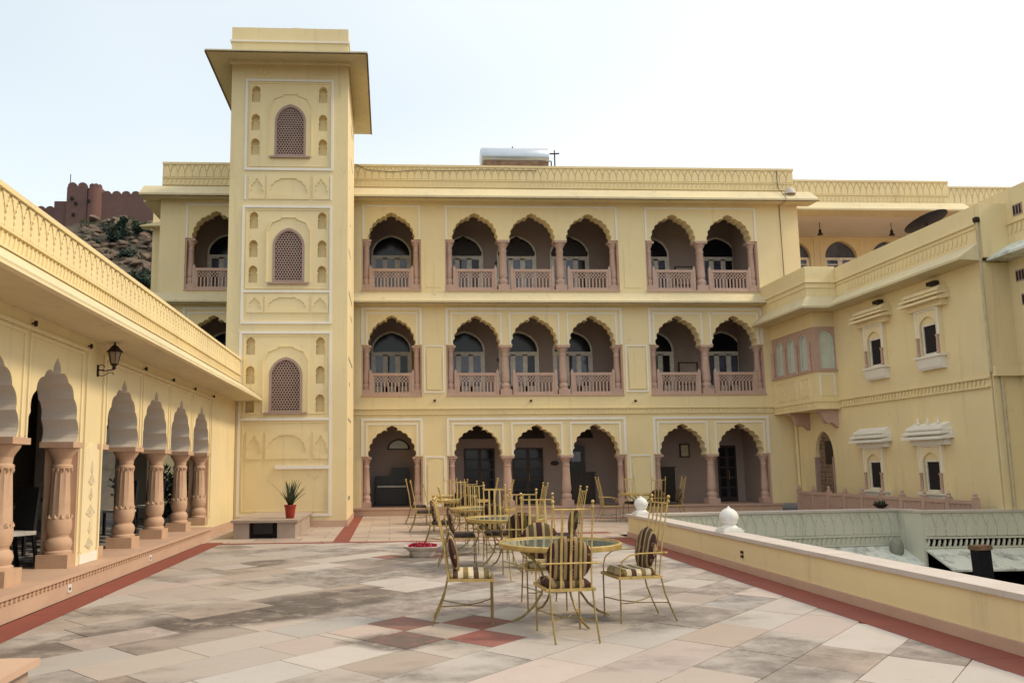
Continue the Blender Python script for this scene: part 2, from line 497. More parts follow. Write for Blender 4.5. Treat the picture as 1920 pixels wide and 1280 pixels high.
def pointed(cx, z0, w, h, hs, n=7):
    """pointed (tudor/ogival) arch: straight sides hs high, then curve to the point at h; left-bottom to right-bottom"""
    half = [(-w / 2, 0.0), (-w / 2, hs)]
    for i in range(1, n + 1):
        t = i / n
        x = -w / 2 * math.cos(t * math.pi / 2) ** 0.9 if t < 1 else 0.0
        half.append((x, hs + (h - hs) * (math.sin(t * math.pi / 2) * 0.88 + 0.12 * t ** 3)))
    full = half + [(-x, z) for x, z in reversed(half[:-1])]
    return [(cx + x, z0 + z) for x, z in full]

def niche_shape(cx, z0, w, h):
    half = [(-w / 2, 0), (-w / 2, h * 0.52), (-w * 0.38, h * 0.56), (-w / 2, h * 0.62), (-w / 2, h * 0.76), (-w * 0.40, h * 0.88), (-w * 0.22, h * 0.96), (0, h)]
    return [(cx + x, z0 + z) for x, z in half + [(-x, z) for x, z in reversed(half[:-1])]]

def frame_u(mb, x0, x1, z0, z1, t, y0, y1, bottom=False):
    """an inverted-U (or closed) moulding"""
    mb.box(x0, x0 + t, y0, y1, z0, z1 - t)
    mb.box(x1 - t, x1, y0, y1, z0, z1 - t)
    mb.box(x0, x1, y0, y1, z1 - t, z1)
    if bottom:
        mb.box(x0 + t, x1 - t, y0, y1, z0, z0 + t)
    return mb

# relief pieces for the carved parapets: an upright cusped leaf and a small hanging tulip
def leaf_mesh(w, h, d, mat):
    half = [(-0.46, 0), (-0.485, 0.12), (-0.41, 0.20), (-0.455, 0.32), (-0.35, 0.43), (-0.395, 0.53), (-0.26, 0.65), (-0.285, 0.73), (-0.13, 0.84), (-0.11, 0.90), (0, 1.0)]
    pts = [(x * w, z * h) for x, z in half + [(-x, z) for x, z in reversed(half[:-1])]]
    mb = MB()
    n = len(pts)
    ins = [(x * 0.93, h * 0.02 + z * 0.95) for x, z in pts]
    mb.add([(x, 0, z) for x, z in pts] + [(x, -d, z) for x, z in pts] , [(i, (i + 1) % n, (i + 1) % n + n, i + n) for i in range(n)])
    mb.add([(x, -d, z) for x, z in pts] + [(x, -d * 1.25, z) for x, z in ins], [(i, (i + 1) % n, (i + 1) % n + n, i + n) for i in range(n)] + [tuple(range(n, 2 * n))])
    return mb.mesh('leaf_relief', mat)
def tulip_mesh(w, h, d, mat):
    half = [(-0.5, 1.0), (-0.46, 0.84), (-0.30, 0.76), (-0.24, 0.5), (-0.10, 0.3), (0, 0)]
    pts = [(x * w, z * h) for x, z in half + [(-x, z) for x, z in reversed(half[:-1])]]
    return MB().prism(pts, 'xz', 0, -d).mesh('tulip_relief', mat)
def frieze(parent, x0, x1, y, z0, z1, step, mat, d=0.022):
    n = int(round((x1 - x0) / step))
    s = (x1 - x0) / n
    h = z1 - z0
    lm = leaf_mesh(s * 1.0, h * 0.90, d, mat)
    tm = tulip_mesh(s * 0.66, h * 0.52, d * 1.1, mat)
    for i in range(n):
        link('leaf_relief', lm, parent, (x0 + (i + 0.5) * s, y, z0))
        if i:
            link('tulip_relief', tm, parent, (x0 + i * s, y, z1 - h * 0.53))
def leaf_band(parent, x0, x1, y, z0, z1, step, mat, d=0.02, name='leaf_band'):
    mb = MB()
    n = int((x1 - x0) / step)
    h = z1 - z0
    for i in range(n):
        x = x0 + (i + 0.5) * step
        w = step * 0.62
        mb.prism([(x - w * 0.5, z0), (x + w * 0.12, z0), (x + w * 0.5, z0 + h * 0.55), (x + w * 0.42, z1), (x + w * 0.05, z1 - h * 0.15)], 'xz', y, y - d)
    return mb.build(name, mat, parent, kind='stuff')

# ------------------------------------------------------------------ ground and terrace
g = MB().add([(-2500, -2500, -4.6), (2500, -2500, -4.6), (2500, 2500, -4.6), (-2500, 2500, -4.6)], [(0, 1, 2, 3)]).build('ground', 'ground')
g['kind'] = 'structure'
t_ = MB().prism([(-13, -4), (5.36, -4), (5.36, 17.24), (11.50, 17.24), (11.50, 16.40), (27, 16.40), (27, 32), (-13, 32)], 'xy', -4.55, -0.035).build('terrace_base', 'joint')
t_['kind'] = 'structure'

# axis-aligned paving beyond the cross strip, too far away to tell the slabs apart
wk = MB()
wk.add([(-4.3, 16.45, 0), (5.05, 16.45, 0), (5.05, 17.25, 0), (13.4, 17.25, 0), (13.4, 25.1, 0), (-4.3, 25.1, 0)], [(0, 1, 2, 3, 4, 5)])
o = wk.build('walkway', 'far_floor'); o['kind'] = 'structure'
# red strips
rs = bpy.data.objects.new('red_border', None); col.objects.link(rs); rs['kind'] = 'structure'
y = 2.0
while y < 16.6:
    L = 1.15 + rnd.random() * 0.5
    y2 = min(y + L, 16.62)
    bx('red_slab', 'red', rs, -3.80, -3.435, y, y2 - 0.006, -0.03, 0.003)
    y = y2
def wall_x(Y):
    return 4.90 + 0.2 * (Y - 3) / 13.5
y = 2.0
while y < 16.4:
    y2 = min(y + 1.1 + rnd.random() * 0.5, 16.45)
    xa, xb = wall_x(y), wall_x(y2)
    MB().prism([(xa - 0.47, y), (xa + 0.1, y), (xb + 0.1, y2 - 0.006), (xb - 0.47, y2 - 0.006)], 'xy', -0.03, 0.003).build('red_slab', 'red', rs)
    y = y2
x = -3.43
while x < 4.6:
    x2 = min(x + 1.0, 4.62)
    bx('red_slab', 'red', rs, x, x2 - 0.006, 16.20, 16.42, -0.03, 0.0025)
    x = x2
for y in range(7):
    bx('red_slab', 'red', rs, -1.17, -0.83, 16.47 + y * 1.21, 16.47 + (y + 1) * 1.21 - 0.008, -0.03, 0.004)
for (xa, xb, ya, yb) in ((2.2, 5.0, 17.6, 17.95), (3.4, 7.2, 22.6, 22.95)):
    bx('red_slab', 'red', rs, xa, xb, ya, yb, -0.03, 0.004)

# diagonal slabs, each its own piece
fl = bpy.data.objects.new('terrace_floor', None); col.objects.link(fl); fl['kind'] = 'structure'
def clip(poly, nx, ny, d):
    out = []
    for i in range(len(poly)):
        a, b = poly[i], poly[(i + 1) % len(poly)]
        da, db = nx * a[0] + ny * a[1] - d, nx * b[0] + ny * b[1] - d
        if da <= 0: out.append(a)
        if da * db < 0:
            s = da / (da - db)
            out.append((a[0] + (b[0] - a[0]) * s, a[1] + (b[1] - a[1]) * s))
    return out
C2 = math.sqrt(0.5)
TS = 0.514
motifs = [(0.50, 7.46), (0.55, 13.75)]
def uv(p): return ((p[0] + p[1]) * C2, (p[1] - p[0]) * C2)
def xy(u, v): return ((u - v) * C2, (u + v) * C2)
mu = [uv(m) for m in motifs]
v_off = mu[0][1] - TS / 2
tiles = []
def put_tile(u0, u1, v0, v1, colr):
    gap = 0.0042
    poly = [xy(u0 + gap, v0 + gap), xy(u1 - gap, v0 + gap), xy(u1 - gap, v1 - gap), xy(u0 + gap, v1 - gap)]
    for nx, ny, d in ((-1, 0, 3.432), (0, 1, 16.197), (0, -1, -3.2)):
        if len(poly) >= 3: poly = clip(poly, nx, ny, d)
    # right border runs along the low wall
    if len(poly) >= 3:
        k = 0.2 / 13.5
        poly = clip(poly, 1, -k, 4.90 - 3 * k - 0.473)
    if len(poly) < 3: return
    ar = 0.5 * abs(sum(poly[i][0] * poly[(i + 1) % len(poly)][1] - poly[(i + 1) % len(poly)][0] * poly[i][1] for i in range(len(poly))))
    if ar < 0.004: return
    tiles.append((poly, colr))
PAL = [(0.44, 0.42, 0.385), (0.48, 0.39, 0.345), (0.46, 0.41, 0.355), (0.445, 0.39, 0.335), (0.48, 0.43, 0.38), (0.43, 0.375, 0.325), (0.46, 0.40, 0.335), (0.45, 0.405, 0.355), (0.42, 0.355, 0.305), (0.50, 0.46, 0.41), (0.455, 0.385, 0.32)]
DARK = [(0.36, 0.305, 0.26), (0.38, 0.315, 0.265), (0.34, 0.29, 0.255), (0.39, 0.32, 0.27)]
REDC = [(0.255, 0.075, 0.062), (0.235, 0.078, 0.068), (0.27, 0.08, 0.062)]
dark_spots = [(-1.6, 8.7), (-1.1, 9.4), (-0.6, 9.9), (-1.9, 7.9), (-0.2, 10.1), (-2.0, 7.2), (-1.3, 9.0), (-2.4, 12.0), (-1.6, 13.0), (0.2, 6.6), (2.9, 7.2), (3.4, 9.2), (-0.3, 12.6), (-1.9, 5.3)]
def pick(u0, u1, v0, v1):
    cx, cy = xy((u0 + u1) / 2, (v0 + v1) / 2)
    for sx, sy in dark_spots:
        if abs(cx - sx) < 0.36 and abs(cy - sy) < 0.36:
            return rnd.choice(DARK)
    if rnd.random() < 0.02: return rnd.choice(DARK)
    c = rnd.choice(PAL); k = 0.90 + rnd.random() * 0.18
    return tuple(min(1, (0.8 * a + 0.2 * b) * k) for a, b in zip((c[0] * 0.985, c[1], c[2] * 1.05), (0.45, 0.41, 0.365)))
for iv in range(-13, 30):
    v0 = v_off + iv * TS; v1 = v0 + TS
    # intervals of this course taken by the checkered motifs
    taken = []
    for (cu, cv) in mu:
        j = round(((v0 + v1) / 2 - cv) / TS)
        if abs((v0 + v1) / 2 - cv) < TS * 1.4 and abs(j) <= 1:
            taken.append((cu - 1.5 * TS, cu + 1.5 * TS))
            for i in (-1, 0, 1):
                red = (abs(i) + abs(j)) == 1
                c = rnd.choice(REDC) if red else rnd.choice(PAL)
                put_tile(cu + (i - 0.5) * TS, cu + (i + 0.5) * TS, v0, v1, c)
    u = -1.0 + rnd.random()
    while u < 18:
        L = rnd.choice([0.62, 0.78, 0.92, 0.92, 1.05, 1.2])
        u1 = u + L
        skip = False
        for a, b in taken:
            if u < b and u1 > a:
                if u < a - 0.12:
                    u1 = a
                else:
                    if u < a - 0.012: put_tile(u, a, v0, v1, pick(u, a, v0, v1))
                    u = b; skip = True
                break
        if skip: continue
        put_tile(u, u1, v0, v1, pick(u, u1, v0, v1))
        u = u1
# keep the 300 that show largest as single pieces
tiles.sort(key=lambda t: min(p[1] for p in t[0]))
rest = MB()
kept = 0
for poly, c in tiles:
    cx = sum(p[0] for p in poly) / len(poly); cy = sum(p[1] for p in poly) / len(poly)
    if cy < 4.2:
        rest.prism(poly, 'xy', -0.03, 0.0); continue
    if kept < 300:
        o = MB().prism(poly, 'xy', -0.03, rnd.uniform(-0.0015, 0.0015)).build('floor_slab', 'slab', fl)
        o.color = c + (1,)
        kept += 1
    else:
        rest.prism(poly, 'xy', -0.03, 0.0)
if rest.v:
    o = rest.build('floor_slabs', 'slab', fl, kind='stuff'); o.color = (0.47, 0.39, 0.32, 1)

# ------------------------------------------------------------------ shared architectural pieces
def column_meshes(h, r, mat, fl=0.0):
    """shaft, base and capital of a baluster column standing from z=0 to h"""
    k = h / 1.62
    sh = [(r * 0.95, 0.43 * k), (r * 1.05, 0.48 * k), (r * 1.09, 0.54 * k), (r * 1.06, 0.61 * k), (r * 1.00, 0.66 * k), (r * 0.80, 1.26 * k), (r * 0.92, 1.28 * k), (r * 0.92, 1.31 * k), (r * 0.76, 1.33 * k), (r * 0.82, 1.40 * k)]
    shaft = MB().lathe(sh, segs=24 if fl else 12, flute=fl, nf=12, fr=(0.64 * k, 1.27 * k)).mesh('column', mat, True)
    bs = [(r * 1.20, 0.17 * k), (r * 1.20, 0.20 * k), (r * 1.02, 0.22 * k), (r * 1.14, 0.27 * k), (r * 1.17, 0.31 * k), (r * 1.05, 0.36 * k), (r * 0.86, 0.385 * k), (r * 0.86, 0.41 * k), (r * 0.95, 0.43 * k)]
    b = MB().lathe(bs, segs=24 if fl else 12)
    q = r * 1.32
    b.box(-q, q, -q, q, 0, 0.17 * k)
    base = b.mesh('base', mat, True)
    cp = [(r * 0.82, 1.40 * k), (r * 0.95, 1.44 * k), (r * 1.22, 1.50 * k), (r * 1.30, 1.53 * k), (r * 1.30, 1.545 * k)]
    c = MB().lathe(cp, segs=24 if fl else 12)
    q = r * 1.42
    c.box(-q, q, -q, q, 1.545 * k, h)
    capm = c.mesh('capital', mat, True)
    return shaft, base, capm
def place_column(ms, parent, loc, rz=0.0):
    s = link('column', ms[0], parent, loc, (0, 0, rz))
    link('base', ms[1], s); link('capital', ms[2], s)
    return s

def railing_mb(w, h):
    """frame, slats and lattice of a carved stone balustrade centred on x=0, y=0"""
    fr = MB()
    d = 0.045
    fr.box(-w / 2, -w / 2 + 0.085, -d, d, 0, h + 0.03); fr.box(w / 2 - 0.085, w / 2, -d, d, 0, h + 0.03)
    for s in (-1, 1):
        cx = s * (w / 2 - 0.0425)
        fr.add([(cx - 0.04, -d, h + 0.03), (cx + 0.04, -d, h + 0.03), (cx + 0.04, d, h + 0.03), (cx - 0.04, d, h + 0.03), (cx, 0, h + 0.14)], [(0, 1, 4), (1, 2, 4), (2, 3, 4), (3, 0, 4)])
    fr.box(-w / 2 + 0.085, w / 2 - 0.085, -d * 0.8, d * 0.8, 0, 0.10)
    fr.box(-w / 2 + 0.085, w / 2 - 0.085, -d * 0.9, d * 0.9, h - 0.09, h)
    a, b = -w / 2 + 0.085, w / 2 - 0.085
    fr.box(a, a + 0.07, -d * 0.7, d * 0.7, 0.10, h - 0.09); fr.box(b - 0.07, b, -d * 0.7, d * 0.7, 0.10, h - 0.09)
    a += 0.07; b -= 0.07
    zs, ze = 0.10, h - 0.09
    zl = zs + (ze - zs) * 0.58
    n = 10
    sl = MB()
    st = (b - a) / n
    for i in range(n + 1):
        x = a + i * st
        sl.box(x - 0.021, x + 0.021, -0.024, 0.024, zs, zl)
    lt = MB()
    hh = ze - zl
    for i in range(-2, n * 2 + 3):
        for sgn in (-1, 1):
            x0 = a + i * st
            x1 = x0 + sgn * hh
            p0, p1 = (x0, zl), (x1, ze)
            # clip to the field
            xa, xb = sorted((x0, x1))
            if xb <= a or xa >= b: continue
            def at(xc):
                s = (xc - x0) / (x1 - x0); return (xc, zl + (ze - zl) * s)
            if p0[0] < a: p0 = at(a)
            if p0[0] > b: p0 = at(b)
            if p1[0] < a: p1 = at(a)
            if p1[0] > b: p1 = at(b)
            if abs(p0[1] - p1[1]) < 0.02: continue
            t = 0.015
            lt.prism([(p0[0] - t, p0[1]), (p0[0] + t, p0[1]), (p1[0] + t, p1[1]), (p1[0] - t, p1[1])], 'xz', -0.019 - 0.003 * sgn, 0.019 + 0.003 * sgn)
    return fr, sl, lt

def jali_lattice(cx, z0, w, hs, h, step, t, y0, y1):
    """three families of stone strips filling a pointed opening"""
    out = pointed(cx, z0, w, h, hs, 10)
    xs = [p[0] for p in out]
    def zmax(x):
        u = abs(x - cx) / (w / 2)
        if u >= 1: return z0
        for (ax, az), (bx_, bz) in zip(out, out[1:]):
            if ax <= x <= bx_ and bx_ > ax:
                return az + (bz - az) * (x - ax) / (bx_ - ax)
        return z0 + h
    def inside(x, z): return abs(x - cx) < w / 2 and z0 < z < zmax(x)
    mb = MB()
    for ang in (0, 60, 120):
        ca, sa = math.cos(R(ang)), math.sin(R(ang))
        for k in range(-40, 41):
            o = (k + 0.5) * step
            px, pz = cx - sa * o, z0 + h / 2 + ca * o
            run = None
            N = 90
            for i in range(N + 1):
                s = (i / N - 0.5) * 2.4
                q = (px + ca * s, pz + sa * s)
                ins = inside(*q)
                if ins and run is None: run = q
                if run is not None and (not ins or i == N):
                    a, b = run, q
                    nx, nz = -sa * t, ca * t
                    yo = {0: 0.0, 60: 0.002, 120: 0.004}[ang]
                    mb.prism([(a[0] - nx, a[1] - nz), (b[0] - nx, b[1] - nz), (b[0] + nx, b[1] + nz), (a[0] + nx, a[1] + nz)], 'xz', y0 + yo, y1 + yo)
                    run = None
    return mb

# ------------------------------------------------------------------ main building
main = thing('hotel_building', 'long yellow three-storey building with rows of cusped arches and carved stone balconies', 'building', (0, 25.0, 0))
# local frame: x as in the world, y = depth behind the facade plane, z up
bays = [(-6.63, -4.67, 1), (-0.89, 1.07, 1), (1.86, 7.70, 3), (8.61, 12.48, 2)]
XL, XR = -7.45, 13.95
def arch_centres(b):
    x0, x1, n = b
    s = 1.92
    c = (x0 + x1) / 2
    return [c + (i - (n - 1) / 2) * s for i in range(n)]
storeys = [dict(z0=0.26, sill=0.26, spring=1.86, top=3.30, apex=2.86), dict(z0=3.30, sill=3.84, spring=5.46, top=6.90, apex=6.45), dict(z0=6.90, sill=7.31, spring=9.01, top=10.62, apex=9.93)]
TH = 0.42
for si, s in enumerate(storeys):
    pts = [(XL, s['sill'])]
    for b in bays:
        x0, x1, n = b
        pts += [(x0, s['sill']), (x0, s['spring'])]
        for c in arch_centres(b):
            pts += foil(c, s['spring'], 1.46, s['apex'] - s['spring'], 5, 0.17, 0.24)
        pts += [(x1, s['spring']), (x1, s['sill'])]
    pts += [(XR, s['sill']), (XR, s['top']), (XL, s['top'])]
    MB().prism(pts, 'xz', 0.0, TH).build('wall', 'yellow', main)
    if si:
        bx('sill_wall', 'yellow', main, XL, XR, 0.0, TH, s['z0'], s['sill'])
    # white mouldings round each bay
    ztop = {0: 3.09, 1: 6.71, 2: 10.17}[si]
    for b in bays:
        if si == 2:
            frame_u(MB(), b[0] + 0.02, b[1] - 0.02, s['spring'], ztop, 0.06, -0.025, 0.0).build('bay_moulding', 'white', main)
        else:
            frame_u(MB(), b[0] - 0.01, b[1] + 0.01, s['spring'] + 0.02, ztop, 0.08, -0.03, 0.0).build('bay_moulding', 'white', main)
            for c in arch_centres(b):
                frame_u(MB(), c - 0.84, c + 0.84, s['spring'] + 0.02, ztop - 0.16, 0.055, -0.02, 0.0).build('arch_moulding', 'white', main)
    # niche panels on the piers
    for (a, b_) in ((1.13, 1.80), (7.78, 8.53)):
        if si == 2:
            MB().prism(pointed((a + b_) / 2, s['sill'] + 0.08, b_ - a - 0.18, 1.62, 1.35), 'xz', -0.012, 0.0).build('blind_niche', 'yellow', main)
        else:
            frame_u(MB(), a, b_, s['sill'] + (0.06 if si else 0.02), s['spring'], 0.05, -0.025, 0.0, True).build('pier_panel', 'white', main)
            MB().prism(pointed((a + b_) / 2, s['sill'] + 0.16, b_ - a - 0.2, 1.36, 1.12), 'xz', -0.034, 0.0).build('blind_niche', 'yellow', main)
    # columns
    ms = column_meshes(s['spring'] - s['sill'], 0.145, 'pink')
    hm = column_meshes(s['spring'] - s['sill'], 0.115, 'pink')
    for b in bays:
        cs = arch_centres(b)
        for a, c in zip(cs, cs[1:]):
            place_column(ms, main, ((a + c) / 2, 0.20, s['sill']))
        for ex, sg in ((b[0], 1), (b[1], -1)):
            place_column(hm, main, (ex + sg * 0.155, 0.20, s['sill']))
            # flat jamb slab behind the half column
            bx('jamb', 'pink', main, min(ex, ex + sg * 0.05), max(ex, ex + sg * 0.05), 0.03, TH - 0.02, s['sill'] + 0.001, s['spring'] - 0.001)
    # carved balustrades
    if si:
        fr, sl, lt = railing_mb(1.46, 0.72)
        fr, sl, lt = fr.mesh('balustrade', 'pink'), sl.mesh('slats', 'pink'), lt.mesh('lattice', 'pink')
        for b in bays:
            for c in arch_centres(b):
                o = link('balustrade', fr, main, (c, 0.10, s['sill']))
                link('slats', sl, o, kind='stuff'); link('lattice', lt, o, kind='stuff')
            bx('sill', 'pink', main, b[0], b[1], -0.035, 0.30, s['sill'] - 0.055, s['sill'] - 0.001)
# verandah floors, ceilings, back walls
bx('plinth', 'step', main, XL, 12.75, -0.04, 2.4, 0.0, 0.235)
bx('plinth_coping', 'pink', main, XL, 12.78, -0.09, 0.0, 0.195, 0.258)
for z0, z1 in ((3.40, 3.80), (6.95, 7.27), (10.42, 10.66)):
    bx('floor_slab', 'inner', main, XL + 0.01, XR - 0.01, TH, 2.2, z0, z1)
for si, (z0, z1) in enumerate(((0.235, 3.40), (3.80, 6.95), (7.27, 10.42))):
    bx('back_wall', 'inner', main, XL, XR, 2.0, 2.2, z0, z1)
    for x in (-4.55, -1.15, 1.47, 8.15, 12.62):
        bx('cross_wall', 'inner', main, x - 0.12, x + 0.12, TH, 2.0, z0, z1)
bx('side_wall', 'yellow', main, XL - 0.002, XL + 0.3, TH, 6.0, 0.0, 10.62)
bx('side_wall', 'yellow', main, XR - 0.3, XR + 0.002, TH, 6.0, 6.0, 10.62)
bx('roof', 'eave', main, XL, XR, 0.2, 6.0, 10.66, 10.80)

# windows at the back of the upper verandahs
def verandah_window(parent, cx, y, z, w, h, glass, rightdark, crown=False):
    f = MB()
    arch = pointed(cx, z, w, h, h * 0.72, 8)
    inner = pointed(cx, z + 0.05, w - 0.12, h - 0.12, h * 0.72 - 0.06, 8)
    zb = z + h * 0.66
    f.holed(arch, [inner], y - 0.05, y, 0.05, back=False)
    f.box(cx - w / 2 + 0.06, cx + w / 2 - 0.06, y - 0.045, y, zb - 0.05, zb + 0.09)
    pw = (w - 0.12) / 3
    for i in (1, 2):
        x = cx - w / 2 + 0.06 + i * pw
        f.box(x - 0.085, x + 0.085, y - 0.045, y, z + 0.05, zb)
    for sg in (-1, 1):
        f.box(cx + sg * (w / 2 - 0.10) - 0.05, cx + sg * (w / 2 - 0.10) + 0.05, y - 0.044, y, z + 0.5, zb - 0.05)
    f.box(cx - w / 2 + 0.06, cx + w / 2 - 0.06, y - 0.045, y, z + 0.05, z + 0.5)
    o = f.build('window', 'door_white', parent)
    for i in range(3):
        x = cx - w / 2 + 0.06 + i * pw
        MB().box(x + 0.005, x + pw - 0.005, y - 0.022, y - 0.012, z + 0.5, zb).build('pane', glass if i < 2 or not rightdark else 'glass_dark', o)
    if rnd.random() < 0.7:
        i = rnd.choice((0, 1, 2)); x = cx - w / 2 + 0.06 + i * pw
        k = rnd.uniform(0.35, 0.6)
        MB().prism([(x + 0.065, z + 0.5), (x + 0.065 + pw * k, z + 0.5), (x + 0.065 + pw * k * 0.45, z + 1.0), (x + 0.065 + pw * k * 0.6, zb), (x + 0.065, zb)], 'xz', y - 0.028, y - 0.0225).build('curtain', 'cloth_white' if rnd.random() < 0.5 else 'blackwood', o)
    if crown:
        fan = foil(cx, zb + 0.085, w - 0.14, h - (zb + 0.085 - z) - 0.02, 3, 0.30, 0.22)
        MB().prism(fan, 'xz', y - 0.065, y - 0.051).build('carved_fanlight', 'blackwood', o)
    MB().prism([(p[0], p[1]) for p in inner if p[1] > zb + 0.08] + [(inner[-2][0], zb + 0.085), (inner[1][0], zb + 0.085)], 'xz', y - 0.022, y - 0.012).build('fanlight', 'glass_dark', o)
    return o
for si in (1, 2):
    s = storeys[si]
    for bi, b in enumerate(bays):
        for k, c in enumerate(arch_centres(b)):
            verandah_window(main, c + ({2: -0.2, 3: (-0.15, 0.42)[k % 2]}.get(bi, 0.0)), 2.0, s['sill'] - 0.02, 1.42, 2.46, 'glass_blue', (k + si + bi) % 2 == 0, si == 2 and bi == 2)
# ground floor openings
for (a, b_, zt) in ((2.59, 3.65, 2.15), (4.27, 5.34, 2.15), (11.55, 12.2, 2.18)):
    d = bx('door', 'blackwood', main, a, b_, 1.94, 2.0, 0.24, zt)
    n = 2
    for i in range(2):
        w = (b_ - a) / 2
        x0 = a + i * w
        for j in range(5):
            z0 = 0.40 + j * 0.35
            bx('door_pane', 'glass_dark', d, x0 + 0.06, x0 + w - 0.06, 1.928, 1.94, z0, z0 + 0.29)
    MB().tube([(a + (b_ - a) / 2 + 0.04, 1.90, 1.0), (a + (b_ - a) / 2 + 0.04, 1.90, 1.3)], 0.012).build('handle', 'gold_dull', d)
for c in (3.12, 4.80, 6.5):
    MB().prism(pointed(c, 2.48, 1.25, 0.44, 0.04), 'xz', 1.95, 2.0).build('transom', 'blackwood', main)
lu = MB().prism(pointed(0.32, 2.13, 0.78, 0.37, 0.02), 'xz', 1.95, 2.0).build('lunette_frame', 'blackwood', main)
MB().prism(pointed(0.32, 2.17, 0.64, 0.28, 0.02), 'xz', 1.935, 1.95).build('lunette_pane', 'curtain', lu)

# string course between ground and first floor
bx('string_course', 'yellow', main, XL, 12.76, -0.05, 0.0, 3.20, 3.24)
bx('string_course', 'yellow', main, XL, 12.76, -0.05, 0.0, 3.37, 3.41)
leaf_band(main, XL, 12.74, 0.0, 3.25, 3.36, 0.115, 'yellow', 0.03)
# ledge between first and second floor
MB().prism([(0.0, 6.78), (-0.42, 6.80), (-0.42, 6.86), (0.0, 7.20)], 'yz', XL - 0.3, 12.75).build('ledge', 'eave', main)
bx('drip_edge', 'drip', main, XL - 0.3, 12.75, -0.427, -0.39, 6.782, 6.80)
# main eave and parapet
bx('drip_edge', 'drip', main, XL - 0.55, 14.45, -0.527, -0.48, 10.262, 10.281)
MB().prism([(0.0, 10.30), (-0.52, 10.28), (-0.52, 10.345), (-0.02, 10.76), (0.2, 10.80), (0.2, 10.32)], 'yz', XL - 0.55, 14.45).build('eave', 'eave', main)
e2 = MB().prism([(XL - 0.62, 10.28), (XL - 0.62, 10.35), (XL, 10.76), (XL, 10.30)], 'xz', 0.2, 6.0).build('eave', 'eave', main)
bx('rear_wall', 'yellow', main, -8.60, XL - 0.003, 3.0, 6.0, 0.0, 11.2)
MB().prism([(-8.95, 10.22), (-8.95, 10.25), (XL - 0.003, 10.56), (XL - 0.003, 10.26)], 'xz', 2.6, 2.998).build('eave', 'eave', main)
bx('parapet', 'yellow', main, XL + 0.03, 13.88, 0.0, 0.22, 10.78, 11.50)
bx('parapet_coping', 'yellow', main, XL + 0.02, 13.90, -0.035, 0.25, 11.50, 11.575)
bx('parapet_band', 'yellow', main, XL + 0.03, 13.88, -0.03, 0.0, 11.03, 11.065)
bx('parapet_band', 'yellow', main, XL + 0.03, 13.88, -0.03, 0.0, 10.80, 10.83)
frieze(main, XL + 0.05, 13.86, 0.0, 11.075, 11.49, 0.235, 'yellow')
leaf_band(main, XL + 0.05, 13.86, 0.0, 10.84, 11.02, 0.15, 'yellow')
# weathered stone knob on the eave corner
MB().lathe([(0.02, 0.22), (0.10, 0.20), (0.16, 0.1), (0.2, 0.0)], (13.62, -0.22, 10.60), 10).build('knob', 'coping', main, True)
for (x, z) in ((1.47, 3.66), (8.05, 3.62), (1.5, 7.12), (8.0, 7.1), (4.6, 3.64)):
    MB().tube([(x, 0.0, z), (x, -0.10, z - 0.02)], 0.035, 8).build('drain_spout', 'iron', main)
# conduit down the corner and loose cable on the parapet
MB().tube([(13.30, -0.03, 11.5), (13.30, -0.05, 10.9), (13.30, -0.545, 10.36), (13.31, -0.50, 10.27), (13.32, -0.02, 10.25), (13.34, -0.02, 7.0)], 0.010, 6).build('conduit', 'cable', main)
MB().tube([(-1.1, -0.05, 11.56), (-0.7, -0.06, 11.36), (0.1, -0.06, 11.30), (0.9, -0.06, 11.37), (2.0, -0.06, 11.36), (3.3, -0.06, 11.40), (5.0, -0.06, 11.39)], 0.011, 5).build('loose_cable', 'cable', main)
# small dark plaques and pictures on the verandah walls
for (x, z) in ((3.95, 8.75), (3.95, 5.25), (5.75, 1.62)):
    MB().prism([(x + 0.15 * math.cos(2 * math.pi * i / 14), z + 0.085 * math.sin(2 * math.pi * i / 14)) for i in range(14)], 'xz', 1.97, 2.0).build('plaque', 'blackwood', main)
def picture(x0, x1, z0, z1, label, y=26.97, mat='art'):
    o = thing('framed_picture', label, 'picture', ((x0 + x1) / 2, y, z0))
    w, h = (x1 - x0) / 2, z1 - z0
    frame_u(MB(), -w, w, 0, h, 0.04, -0.03, 0.025, True).build('frame', 'blackwood', o)
    MB().box(-w + 0.04, w - 0.04, -0.008, 0.02, 0.04, h - 0.04).build('image', mat, o)
    return o
picture(10.20, 10.55, 1.78, 2.25, 'small dark framed picture on the ground floor verandah wall')
picture(10.30, 11.0, 4.35, 5.15, 'pale framed panel on the first floor verandah wall', mat='marble')
picture(10.35, 11.0, 7.95, 8.65, 'pale framed panel on the top floor verandah wall', mat='marble')

# ------------------------------------------------------------------ stair tower
tw = thing('stair_tower', 'tall square yellow tower with three pierced stone windows and wide overhanging roof', 'tower', (0, 20.7, 0))
TL, TR, TD = -4.34, -1.12, 3.75
jw = [(-2.71, 10.05, 0.86, 1.51), (-2.715, 6.50, 0.86, 1.52), (-2.745, 2.99, 0.88, 1.48)]
holes = []
for cx, z0, w, h in jw:
    holes.append(pointed(cx, z0, w, h, h * 0.66, 8))
for zz, dx in (((11.61, 10.79, 10.08), 0.0), ((7.99, 7.20, 6.49), 0.0), ((4.53, 3.75, 2.99), -0.02)):
    for z in zz:
        for x in (-3.665, -1.815):
            holes.append(niche_shape(x + dx, z, 0.235, 0.48))
body = MB()
body.holed([(TL, 0.0), (TR, 0.0), (TR, 12.85), (TL, 12.85)], holes, 0.0, 0.001, 0.17)
body.box(TL, TR, 0.30, TD, 0.0, 12.85)
body.add([(TL, 0, 0), (TL, 0.30, 0), (TL, 0.30, 12.85), (TL, 0, 12.85)], [(0, 1, 2, 3)])
